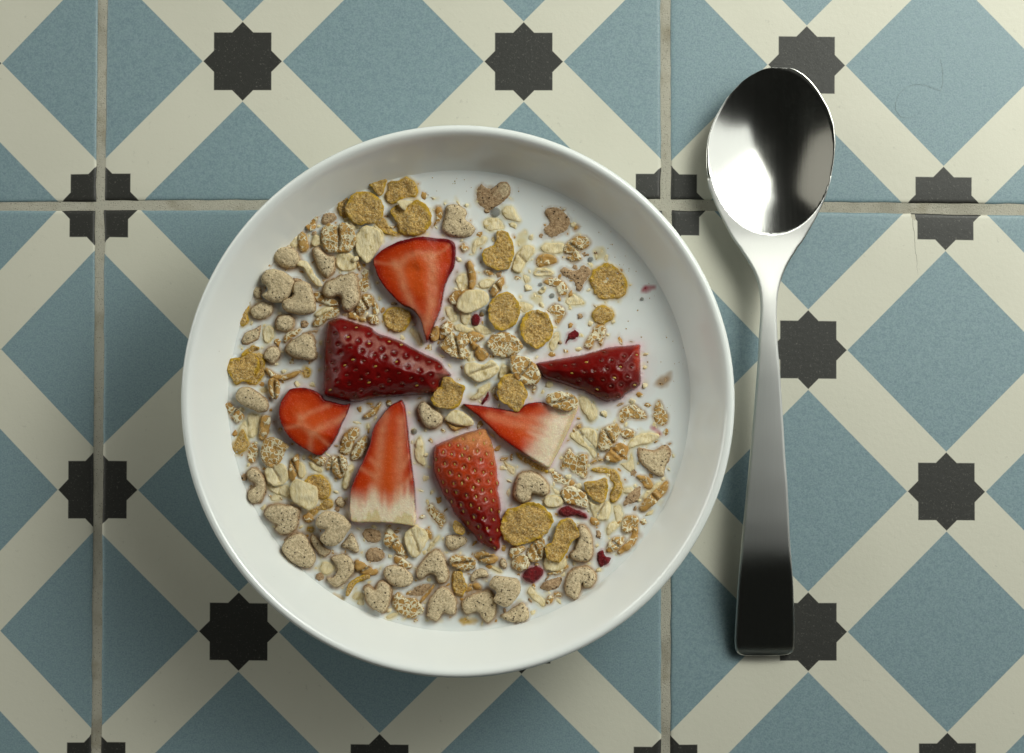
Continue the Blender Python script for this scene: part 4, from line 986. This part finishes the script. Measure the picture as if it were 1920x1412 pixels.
    for f_, zz in ((.0, -.03), (.25, -.08), (.5, -.17), (.75, -.28), (1.0, -.42), (1.3, -.6)):
        HALO.append(np.c_[A + nr * (wd * f_)[:, None], np.full(nl, zz), np.tile(SOAK[k], (nl, 1))][low])
    L1 = np.c_[np.where(low[:, None], A + nr * wd[:, None], A), np.where(low, np.minimum(z[loop] - .3, -.5), z[loop] - thick * .6)]; L2 = np.c_[c + (V[loop] - c) * .86, np.minimum(z[loop] - thick, L1[:, 2] - .5)]
    VV = np.vstack([np.c_[V, z], L1, L2]); F = list(T)
    for i in range(nl):
        a, b = loop[i], loop[(i + 1) % nl]; p, q = n0 + i, n0 + (i + 1) % nl
        F.append((b, a, p, q)); F.append((q, p, p + nl, q + nl))
    F.append(tuple(n0 + nl + i for i in range(nl - 1, -1, -1)))
    pad = lambda x, v=None: np.r_[x, x[loop] if v is None else np.full(nl, v), x[loop] if v is None else np.full(nl, v)]
    mat = {'h': 'puff', 'n': 'puff', 'c': 'corn', 'o': 'oat', 'r': 'dried'}.get(k) or ('wheat' if o.get('n', rng.random() > .5) else 'bran')
    VV[:, 2] += ZM
    name, cat, group = KIND[k]
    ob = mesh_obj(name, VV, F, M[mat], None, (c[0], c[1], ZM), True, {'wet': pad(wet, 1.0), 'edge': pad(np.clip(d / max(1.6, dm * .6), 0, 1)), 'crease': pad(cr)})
    tag(ob, label, cat, group)

def lines_dist(V, crop, specs, z):
    """(distance, width) fields of polylines given in a crop."""
    out = []
    for s in specs:
        w, *ps = s.split(); P = np.array([topx(tuple(map(float, p.split(','))), crop, z) for p in ps])
        out.append((seg_dist(V, P[:-1], P[1:]), float(w) / PXMM / 1.05))
    return out

def seed_mesh():
    bm = bmesh.new(); bmesh.ops.create_uvsphere(bm, u_segments=8, v_segments=5, radius=1)
    for v in bm.verts:
        t = .5 + .5 * v.co.y; v.co = Vector((v.co.x * .36 * (1.15 - .45 * t), v.co.y * .68, v.co.z * .24)) * MM
    out = []
    for m in (M['seed'], M['seed_dark']):
        me = bpy.data.meshes.new('seed'); bm.to_mesh(me); me.materials.append(m)
        me.polygons.foreach_set('use_smooth', [True] * len(me.polygons)); out.append(me)
    bm.free(); return out
SEEDS = seed_mesh()

def build_berry(key):
    typ, crop, poly, top, label = BERRIES[key]
    seed = 900 + int(key); rng = np.random.default_rng(seed)
    z0 = ZM + top * (.55 if typ == 'skin' else .9)
    out = catmull(parse(poly, crop, z0), .5); P3 = np.c_[out, np.zeros(len(out))]; c = out.mean(0)
    rad = (out - c) / np.hypot(*(out - c).T)[:, None]
    out = out + rad * (vnoise(P3, 1.6, seed) * .10)[:, None]
    V, T, d, loop = fill(out, .42, rng); P = np.c_[V, np.full(len(V), seed * 1.3)]; dm = d.max()
    nz = lambda s, k=0: vnoise(P, s, seed + k)
    root = empty('strawberry_piece', (c[0], c[1], ZM)); tag(root, label, 'strawberry', 'strawberry pieces on the cereal')
    px = lambda x, y: np.array(topx((x, y), crop, z0))
    if typ == 'skin':
        t = np.clip(d / dm, 0, 1); side = np.clip(d / 1.4, 0, 1)
        z = -1.6 + (top + 1.6) * (.30 * np.sqrt(1 - (1 - side) ** 2) + .70 * (1 - (1 - t) ** 2) ** .72)
        z += .28 * nz(4.5) + .10 * nz(1.3, 1)
        # seeds on a jittered triangular net
        ang = {'2': math.radians(-18), '3': math.radians(8), '7': math.radians(-70)}[key]
        sp = {'2': 3.9, '3': 4.0, '7': 3.55}[key]
        ca, sa = math.cos(ang), math.sin(ang); S = []
        for i in range(-14, 15):
            for j in range(-14, 15):
                q = np.array([(i + .5 * (j % 2)) * sp * 1.05, j * sp * .80]) + rng.normal(0, .34, 2)
                S.append(c + np.array([q[0] * ca - q[1] * sa, q[0] * sa + q[1] * ca]))
        S = np.array(S); S = S[inside(S, out)]; S = S[seg_dist(S, np.roll(out, 1, 0), out) > (.7 if key == '7' else .9)]
        dd = np.min(np.hypot(V[:, None, 0] - S[None, :, 0], V[:, None, 1] - S[None, :, 1]), axis=1)
        near = np.argmin(np.hypot(V[:, None, 0] - S[None, :, 0], V[:, None, 1] - S[None, :, 1]), axis=1)
        z += (-.55 if key == '7' else -.42) * np.exp(-(dd / .74) ** 2) + (.08 if key == '7' else .04) * np.exp(-((dd - 1.45) / .45) ** 2)
        if key == '7':
            yt = (V[:, 1] - px(0, 150)[1]) / (px(0, 1640)[1] - px(0, 150)[1]) + .05 * nz(5)
            yt = yt + .10 * (V[:, 0] - c[0]) / 12 * -1
            base = np.array([(.76, .33, .12)]) * (1 - sstep(.08, .25, yt))[:, None] + np.array([(.54, .056, .012)]) * (sstep(.08, .25, yt) * (1 - sstep(.36, .64, yt)))[:, None] + np.array([(.20, .0065, .005)]) * sstep(.36, .64, yt)[:, None]
            edge_d = sstep(2.4, .3, d)[:, None] * (V[:, 0] < c[0] + 2)[:, None] * .55
            base = base * (1 - edge_d) + np.array([(.12, .006, .006)]) * edge_d
            ring = (np.exp(-((dd - 1.15) / .22) ** 2) * sstep(.75, .2, yt))[:, None] * .35
            base = base * (1 - ring) + np.array([(.75, .30, .19)]) * ring
            pink = (np.clip(nz(2.2, 3), 0, 1) * sstep(.8, 1.7, dd))[:, None] * .45
            base = base * (1 - pink) + np.array([(.50, .055, .025)]) * pink
        elif key == '2':
            base = np.repeat(np.array([(.175, .0052, .0048)]), len(V), 0) * (1 + .35 * nz(3.5)[:, None])
            A = np.array([px(1010, 140), px(1130, 150), px(1290, 230), px(1480, 330), px(1640, 390), px(1770, 430)])
            band = sstep(3.4, 1.0, seg_dist(V, A[:-1], A[1:]) + 1.1 * nz(3, 4))
            net = sstep(1.25, 1.55, dd) * band * (.8 + .5 * nz(1.2, 5))
            net = np.clip(net, 0, 1)[:, None] * .48
            base = base * (1 - net) + np.array([(.60, .29, .23)]) * net
        else:
            base = np.repeat(np.array([(.160, .0060, .0046)]), len(V), 0) * (1 + .35 * nz(3.5)[:, None])
            fl = (sstep(3.6, .6, np.abs(V[:, 0] - px(1495, 0)[0])) * sstep(px(0, 480)[1], px(0, 300)[1], V[:, 1]))[:, None]
            base = base * (1 - fl) + np.array([(.50, .045, .012)]) * fl
            up = (sstep(2.2, .2, d) * (V[:, 1] > c[1]))[:, None] * .5
            base = base * (1 - up) + np.array([(.30, .014, .010)]) * up
            ring = (np.exp(-((dd - 1.25) / .25) ** 2) * sstep(px(1100, 0)[0], px(1450, 0)[0], V[:, 0]))[:, None] * .30
            base = base * (1 - ring) + np.array([(.55, .22, .20)]) * ring
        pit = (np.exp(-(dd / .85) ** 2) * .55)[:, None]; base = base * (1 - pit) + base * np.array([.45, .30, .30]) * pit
        paint = np.clip(base, 0, 1); flesh = np.zeros(len(V), bool)
    else:
        S = None
        e = .75
        side = np.clip(d / e, 0, 1)
        z = -1.2 + (top + 1.2) * np.sqrt(1 - (1 - side) ** 2) + .22 * nz(5) + .06 * nz(1.1, 1)
        if key == '1':                              # two cut planes meeting along a ridge
            r = V @ np.array([1.0, .25]) - px(1600, 900) @ np.array([1.0, .25]); z -= .13 * np.abs(r) * side
            pk = np.hypot(*(V - px(1560, 900)).T); z -= .5 * np.exp(-(pk / 2.0) ** 2)
        if key == '4':
            r = V @ np.array([.35, 1.0]) - px(720, 900) @ np.array([.35, 1.0]); z -= .16 * np.abs(r) * side
        if key == '5':
            z += -.06 * np.abs(V[:, 0] - px(700, 0)[0]) * side - .035 * np.clip(V[:, 1] - c[1], 0, 99)
        if key == '6':
            q = (V - c); z += (-.10 * q[:, 1] - .02 * q[:, 0]) * side
        lo, mid, hi = np.array([.30, .010, .004]), np.array([.56, .052, .006]), np.array([.66, .10, .014])
        f1 = sstep(.3, 3.0, d + .5 * nz(3))[:, None]; f2 = sstep(3.0, 7.5, d + .8 * nz(4, 2))[:, None]
        paint = lo * (1 - f1) + mid * f1; paint = paint * (1 - f2) + hi * f2
        spec = VEINS[key]
        for dist, w in lines_dist(V, spec[0], spec[1], z0):
            a = np.exp(-(dist / (w * .85)) ** 2)[:, None] * min(1, .36 + w * .14) * (.85 + .25 * nz(1.5, 6)[:, None])
            paint = paint * (1 - np.clip(a, 0, .9)) + np.array([.76, .36, .19]) * np.clip(a, 0, .9)
        if key == '5':
            yp = (V[:, 1] - px(0, 1180)[1]) / (px(0, 1480)[1] - px(0, 1180)[1]) + .10 * nz(3, 3) + .22 * vnoise(np.c_[V[:, 0], V[:, 1] * .12, np.zeros(len(V))], 1.1, seed) - .14 * np.cos((V[:, 0] - px(700, 0)[0]) * .55)
            f = sstep(-.45, .62, yp)[:, None] ** 1.3; paint = paint * (1 - f) + np.array([.90, .84, .62]) * f
            f = sstep(.9, 1.05, yp)[:, None] * .6; paint = paint * (1 - f) + np.array([.66, .60, .24]) * f
        if key == '6':
            A, B_ = px(970, 690), px(740, 1215); nrm = np.array([-(B_ - A)[1], (B_ - A)[0]]); nrm /= np.hypot(*nrm)
            q = (V - A) @ nrm; q = q if (c - A) @ nrm > 0 else -q
            f = sstep(13, 3.0, q + 1.2 * nz(4, 3) + 1.8 * vnoise(np.c_[V @ nrm * .12, V @ np.array([-nrm[1], nrm[0]]), np.zeros(len(V))], 1.2, seed))[:, None] * .95; paint = paint * (1 - f) + np.array([.90, .85, .64]) * f
            g2 = (sstep(1.2, .2, q))[:, None] * .5; paint = paint * (1 - g2) + np.array([.50, .45, .16]) * g2
            hl = np.exp(-(seg_dist(V, np.array([px(690, 700), px(560, 850)]), np.array([px(560, 850), px(300, 800)])) / 1.6) ** 2)[:, None] * .4
            paint = paint * (1 - hl) + np.array([.80, .20, .09]) * hl
        sk = sstep(.62, .25, d + .2 * nz(1.5, 7))
        if key == '1': sk = np.maximum(sk, sstep(2.0, .8, d) * (sstep(px(0, 760)[1], px(0, 680)[1], V[:, 1]) + sstep(px(1800, 0)[0], px(1860, 0)[0], V[:, 0])))
        pale_edge = np.zeros(len(V))
        if key == '5': pale_edge = sstep(.3, .8, yp)
        if key == '6': pale_edge = sstep(9, 4, q)
        sk = np.clip(sk, 0, 1) * (1 - pale_edge * .9)
        sk = sk[:, None]; paint = paint * (1 - sk) + np.array([.16, .006, .010]) * sk
        flesh = (sk[:, 0] < .5)
        paint = np.clip(paint, 0, 1)
    sample(np.c_[V, z], T, SOLID); sample(np.c_[V, z], T, BERRY)
    n0, nl = len(V), len(loop)
    L1 = np.c_[c + (V[loop] - c) * 1.0, z[loop] - 1.5]; L2 = np.c_[c + (V[loop] - c) * .8, z[loop] - 4]
    VV = np.vstack([np.c_[V, z], L1, L2]); VV[:, 2] += ZM
    paint = np.vstack([paint, paint[loop], paint[loop]]); F = list(T); isf = [flesh[list(f)].sum() >= 2 for f in T]
    for i in range(nl):
        a, b = loop[i], loop[(i + 1) % nl]; p, q = n0 + i, n0 + (i + 1) % nl
        F += [(b, a, p, q), (q, p, p + nl, q + nl)]; isf += [False, False]
    F.append(tuple(n0 + nl + i for i in range(nl - 1, -1, -1))); isf.append(False)
    tmp = bpy.data.meshes.new('tmp'); tmp.from_pydata(VV.tolist(), [], F); tmp.update()
    nor = np.array([tuple(v.vector) for v in tmp.vertex_normals]); bpy.data.meshes.remove(tmp)
    for name, want, mt in (('skin', False, 'skin'), ('flesh', True, 'flesh')):
        fs = [f for f, w in zip(F, isf) if w == want]
        if not fs: continue
        used = sorted({i for f in fs for i in f}); mp = {g: l for l, g in enumerate(used)}
        ob = mesh_obj(name, VV[used], [tuple(mp[i] for i in f) for f in fs], M[mt], root, (c[0], c[1], ZM), True, {'paint': paint[used]})
        ob.data.normals_split_custom_set_from_vertices([tuple(x) for x in nor[used]])
    if S is not None:
        for s in S:
            i = int(np.argmin(np.hypot(*(V - s).T)))
            nn = Vector(nor[i]); nn = (nn + Vector((0, 0, .6))).normalized()
            dark = key != '7' and rng.random() < .72
            so = bpy.data.objects.new('seed', SEEDS[1 if dark else 0]); COL.objects.link(so); so.parent = root
            so.location = Vector((V[i, 0] - c[0], V[i, 1] - c[1], z[i] + .10)) * MM
            axis = {'2': math.radians(-75), '3': math.radians(80), '7': math.radians(8)}[key] + rng.normal(0, .12)
            so.rotation_mode = 'QUATERNION'
            from mathutils import Quaternion
            so.rotation_quaternion = Vector((0, 0, 1)).rotation_difference(nn) @ Quaternion((0, 0, 1), axis)
            sc = rng.uniform(.85, 1.15); so.scale = (sc, sc, sc)

for key in BERRIES: build_berry(key)
for i, line in enumerate(PIECES.strip().splitlines()):
    k, crop, shape, opts, label = line.split(';')
    for a, b in SUB.items(): label = label.replace(a, b)
    build_piece(k, crop, shape, opts, label, i + 1)

# ---------------------------------------------------------------- the milk
def milk_fields():
    st = .36; R = 80.2; n = int(R / st) + 2; W = 2 * n + 1
    gx = BX + (np.arange(W) - n) * st; gy = BY + (np.arange(W) - n) * st
    def raster(sets):
        H = np.full((W, W), -9.0)
        for S in sets:
            ix = np.rint((S[:, 0] - gx[0]) / st).astype(int); iy = np.rint((S[:, 1] - gy[0]) / st).astype(int)
            ok = (ix >= 0) & (ix < W) & (iy >= 0) & (iy < W)
            np.maximum.at(H, (iy[ok], ix[ok]), S[ok, 2])
        nb = np.max([np.roll(np.roll(H, a, 0), b, 1) for a in (-1, 0, 1) for b in (-1, 0, 1)], axis=0)
        cnt = sum((np.roll(np.roll(H, a, 0), b, 1) > -8).astype(int) for a in (-1, 0, 1) for b in (-1, 0, 1))
        return np.where((H < -8) & (cnt >= 5), nb - .25, H)
    def spread(mask, reach):
        D = np.full((W, W), 99.0); k = int(reach / st)
        for a in range(-k, k + 1):
            for b in range(-k, k + 1):
                r = math.hypot(a, b) * st
                if r <= reach: D = np.minimum(D, np.where(np.roll(np.roll(mask, a, 0), b, 1), r, 99.0))
        return D
    def blur(A, k):
        for ax in (0, 1):
            A = sum(np.roll(A, s, ax) for s in range(-k, k + 1)) / (2 * k + 1)
        return A
    Hs = raster(SOLID); Hb = raster(BERRY)
    D = np.minimum(spread(Hs > .5, 3.4), spread(Hs > .05, 2.6) + .75); Db = spread(Hb > -.6, 5.5)
    X, Y = np.meshgrid(gx, gy); rr_ = np.hypot(X - BX, Y - BY)
    return st, R, W, X, Y, Hs, Hb, D, Db, blur, rr_
_, _, _, MX, MY, MH, _, MD, MDB, _, _ = milk_fields()

def build_debris():
    rng = np.random.default_rng(5)
    dens = (MH > 0).astype(float)
    for _ in range(2):
        for ax in (0, 1): dens = sum(np.roll(dens, s, ax) for s in range(-14, 15)) / 29
    ok = (dens > .30) & (MD > .55) & (MDB > .9) & (np.hypot(MX - BX, MY - BY) < 77.0)
    ys, xs = np.nonzero(ok); order = rng.permutation(len(ys)); taken = []
    sets = {'oat': ([], [], []), 'bran': ([], [], []), 'puff': ([], [], [])}
    for i in order:
        x, y = MX[ys[i], xs[i]], MY[ys[i], xs[i]]
        if taken and np.min(np.hypot(*(np.array(taken) - (x, y)).T)) < 3.8: continue
        taken.append((x, y))
        kind = rng.choice(['oat', 'bran', 'puff'], p=[.56, .36, .08]); V, F, W = sets[kind]
        room = min(MD[ys[i], xs[i]] + .45, 1.9); a = rng.uniform(.5, 1.1) * room; bb = a * rng.uniform(.35, .9); ph = rng.uniform(0, 6.3); n = 9
        top = rng.uniform(.06, .36); b0 = len(V); tilt = rng.normal(0, .25)
        jit = rng.uniform(.65, 1.25, n)
        for k in range(n):
            t = k * 2 * math.pi / n; u, w = a * jit[k] * math.cos(t), bb * jit[k] * math.sin(t)
            V.append((x + u * math.cos(ph) - w * math.sin(ph), y + u * math.sin(ph) + w * math.cos(ph), ZM + top - .25 + tilt * u))
        for k in range(n):
            t = k * 2 * math.pi / n; u, w = .55 * a * jit[k] * math.cos(t), .55 * bb * jit[k] * math.sin(t)
            V.append((x + u * math.cos(ph) - w * math.sin(ph), y + u * math.sin(ph) + w * math.cos(ph), ZM + top + rng.normal(0, .06) + tilt * u))
        V.append((x, y, ZM + top + rng.normal(0, .06)))
        for k in range(n): V.append((V[b0 + k][0], V[b0 + k][1], ZM - 1.0))
        for k in range(n):
            k2 = (k + 1) % n
            F += [(b0 + k, b0 + k2, b0 + n + k2, b0 + n + k), (b0 + n + k, b0 + n + k2, b0 + 2 * n), (b0 + k2, b0 + k, b0 + 2 * n + 1 + k, b0 + 2 * n + 1 + k2)]
    for kind, name, label in (('oat', 'oat_crumbs', 'tiny pale oat crumbs floating between the cereal pieces'), ('bran', 'bran_crumbs', 'tiny brown bran crumbs floating between the cereal pieces'),
                              ('puff', 'puff_crumbs', 'soaked brown crumbs of puffed cereal between the bigger pieces')):
        V, F, _ = sets[kind]
        o = mesh_obj(name, V, F, M[kind], None, (BX, BY, ZM), True, {'wet': np.full(len(V), .8), 'edge': np.full(len(V), .6), 'crease': np.zeros(len(V))})
        tag(o, label, 'crumbs', kind='stuff')
        W = np.array(V); W = W[W[:, 2] > ZM - .9] - (0, 0, ZM); 
        for sc_ in (0,): HALO.append(np.c_[W[:, :2] + rng.normal(0, .3, (len(W), 2)) * (sc_ > 0), np.full(len(W), -.28 - sc_ * .5), np.tile(SOAK[{'oat': 'o', 'bran': 'w', 'puff': 'n'}[kind]], (len(W), 1))])
build_debris()

def build_milk():
    st, R, W, X, Y, Hs, Hb, D, Db, blur, rr_ = milk_fields()
    z = .45 * np.exp(-D / .75) + .55 * np.exp(-np.clip(78.7 - rr_, 0, 99) / .7)
    z = blur(z, 1)
    P = np.c_[X.ravel(), Y.ravel(), np.zeros(X.size)]
    z += .035 * vnoise(P, 9, 5).reshape(W, W)
    juice = np.clip(.66 * np.exp(-Db / 1.3) + .16 * np.exp(-Db / 3.5), 0, 1) * (.8 + .3 * vnoise(P, 5, 8).reshape(W, W))
    z = np.where(Hs > .02, np.minimum(z, Hs - .10), z)
    # tint of the soaked pieces that shows through thin milk
    Q = np.vstack(HALO); Q = Q[np.argsort(Q[:, 2])]
    ix = np.clip(np.rint((Q[:, 0] - X[0, 0]) / st).astype(int), 0, W - 1); iy = np.clip(np.rint((Q[:, 1] - Y[0, 0]) / st).astype(int), 0, W - 1)
    num = np.zeros((W, W, 3)); den = np.zeros((W, W)); wgt = np.exp(Q[:, 2] / .30)
    mx = np.zeros((W, W)); np.maximum.at(mx, (iy, ix), wgt)
    np.add.at(num, (iy, ix), Q[:, 3:] * wgt[:, None]); np.add.at(den, (iy, ix), wgt)
    num = np.stack([blur(num[..., k], 1) for k in range(3)], -1); den = blur(den, 1); mx = blur(np.maximum(mx, blur(mx, 1)), 1)
    through = num / np.maximum(den, 1e-6)[..., None]
    amount = np.clip(mx * 1.2, 0, .92) * (den > 1e-6)
    milky = np.array([.80, .83, .815]); berry = np.array([.66, .41, .44])
    colour = milky * (1 - juice[..., None]) + berry * juice[..., None]
    colour = colour * (1 - amount[..., None]) + through * amount[..., None]
    keep = rr_ <= R
    idx = np.full((W, W), -1); idx[keep] = np.arange(keep.sum())
    V = np.c_[X[keep], Y[keep], z[keep] + ZM]
    q = keep[:-1, :-1] & keep[1:, :-1] & keep[:-1, 1:] & keep[1:, 1:]
    F = np.c_[idx[:-1, :-1][q], idx[:-1, 1:][q], idx[1:, 1:][q], idx[1:, :-1][q]]
    o = mesh_obj('milk', V, F.tolist(), M['milk'], None, (BX, BY, ZM), True, {'paint': colour[keep]})
    tag(o, 'white milk filling the bowl, tinted pink around the strawberries', 'milk')
build_milk()

# ---------------------------------------------------------------- bubbles and crumbs
for crop, x, y, r, label in BUBBLES:
    cx, cy = topx((x, y), crop, ZM); rad = r / CROPS[crop][2] / PXMM
    bm = bmesh.new(); bmesh.ops.create_uvsphere(bm, u_segments=20, v_segments=12, radius=rad * MM)
    for v in bm.verts: v.co.z *= .62
    me = bpy.data.meshes.new('milk_bubble'); bm.to_mesh(me); bm.free(); me.materials.append(M['bubble'])
    me.polygons.foreach_set('use_smooth', [True] * len(me.polygons))
    o = bpy.data.objects.new('milk_bubble', me); COL.objects.link(o); o.location = Vector((cx, cy, ZM + .15 + rad * .2)) * MM
    tag(o, label, 'bubble', 'bubbles on the milk')

def build_crumbs():
    rng = np.random.default_rng(77); V, F = [], []
    pts = []
    for _ in range(90):                                       # specks on open milk and just above its edge
        a = rng.uniform(-.6, 2.2) if rng.random() < .75 else rng.uniform(0, 6.28)
        r = 79 - abs(rng.normal(0, 9)); pts.append((r, a, rng.uniform(.10, .34)))
    for _ in range(16):                                        # small drifts of them
        a0, r0 = rng.uniform(-1.0, 2.0), 79 - abs(rng.normal(0, 5))
        for _ in range(rng.integers(3, 9)): pts.append((min(r0 + rng.normal(0, 1.6), 80.5), a0 + rng.normal(0, .03), rng.uniform(.06, .22)))
    for r, a, s in pts:
        x, y = BX + r * math.cos(a), BY + r * math.sin(a)
        if r > 78.4: r2 = 78.4 + (r - 78.4) * .5; z = ZM + (r2 - 78.4) * 1.4; x, y = BX + r2 * math.cos(a), BY + r2 * math.sin(a)
        else: z = ZM + .06
        b = len(V)
        dirs = [(1, 0, 0), (0, 1, 0), (-1, 0, 0), (0, -1, 0), (0, 0, .7), (0, 0, -.7)]
        ph = rng.uniform(0, 3)
        for dx, dy, dz in dirs:
            k = s * rng.uniform(.6, 1.3)
            V.append((x + k * (dx * math.cos(ph) - dy * math.sin(ph)), y + k * (dx * math.sin(ph) + dy * math.cos(ph)), z + k * dz))
        F += [(b, b + 1, b + 4), (b + 1, b + 2, b + 4), (b + 2, b + 3, b + 4), (b + 3, b, b + 4), (b + 1, b, b + 5), (b + 2, b + 1, b + 5), (b + 3, b + 2, b + 5), (b, b + 3, b + 5)]
    o = mesh_obj('crumbs', V, F, M['crumb'], None, (BX, BY, ZM))
    tag(o, 'fine brown and yellow crumbs scattered over the milk and bowl wall', 'crumbs', kind='stuff')
build_crumbs()
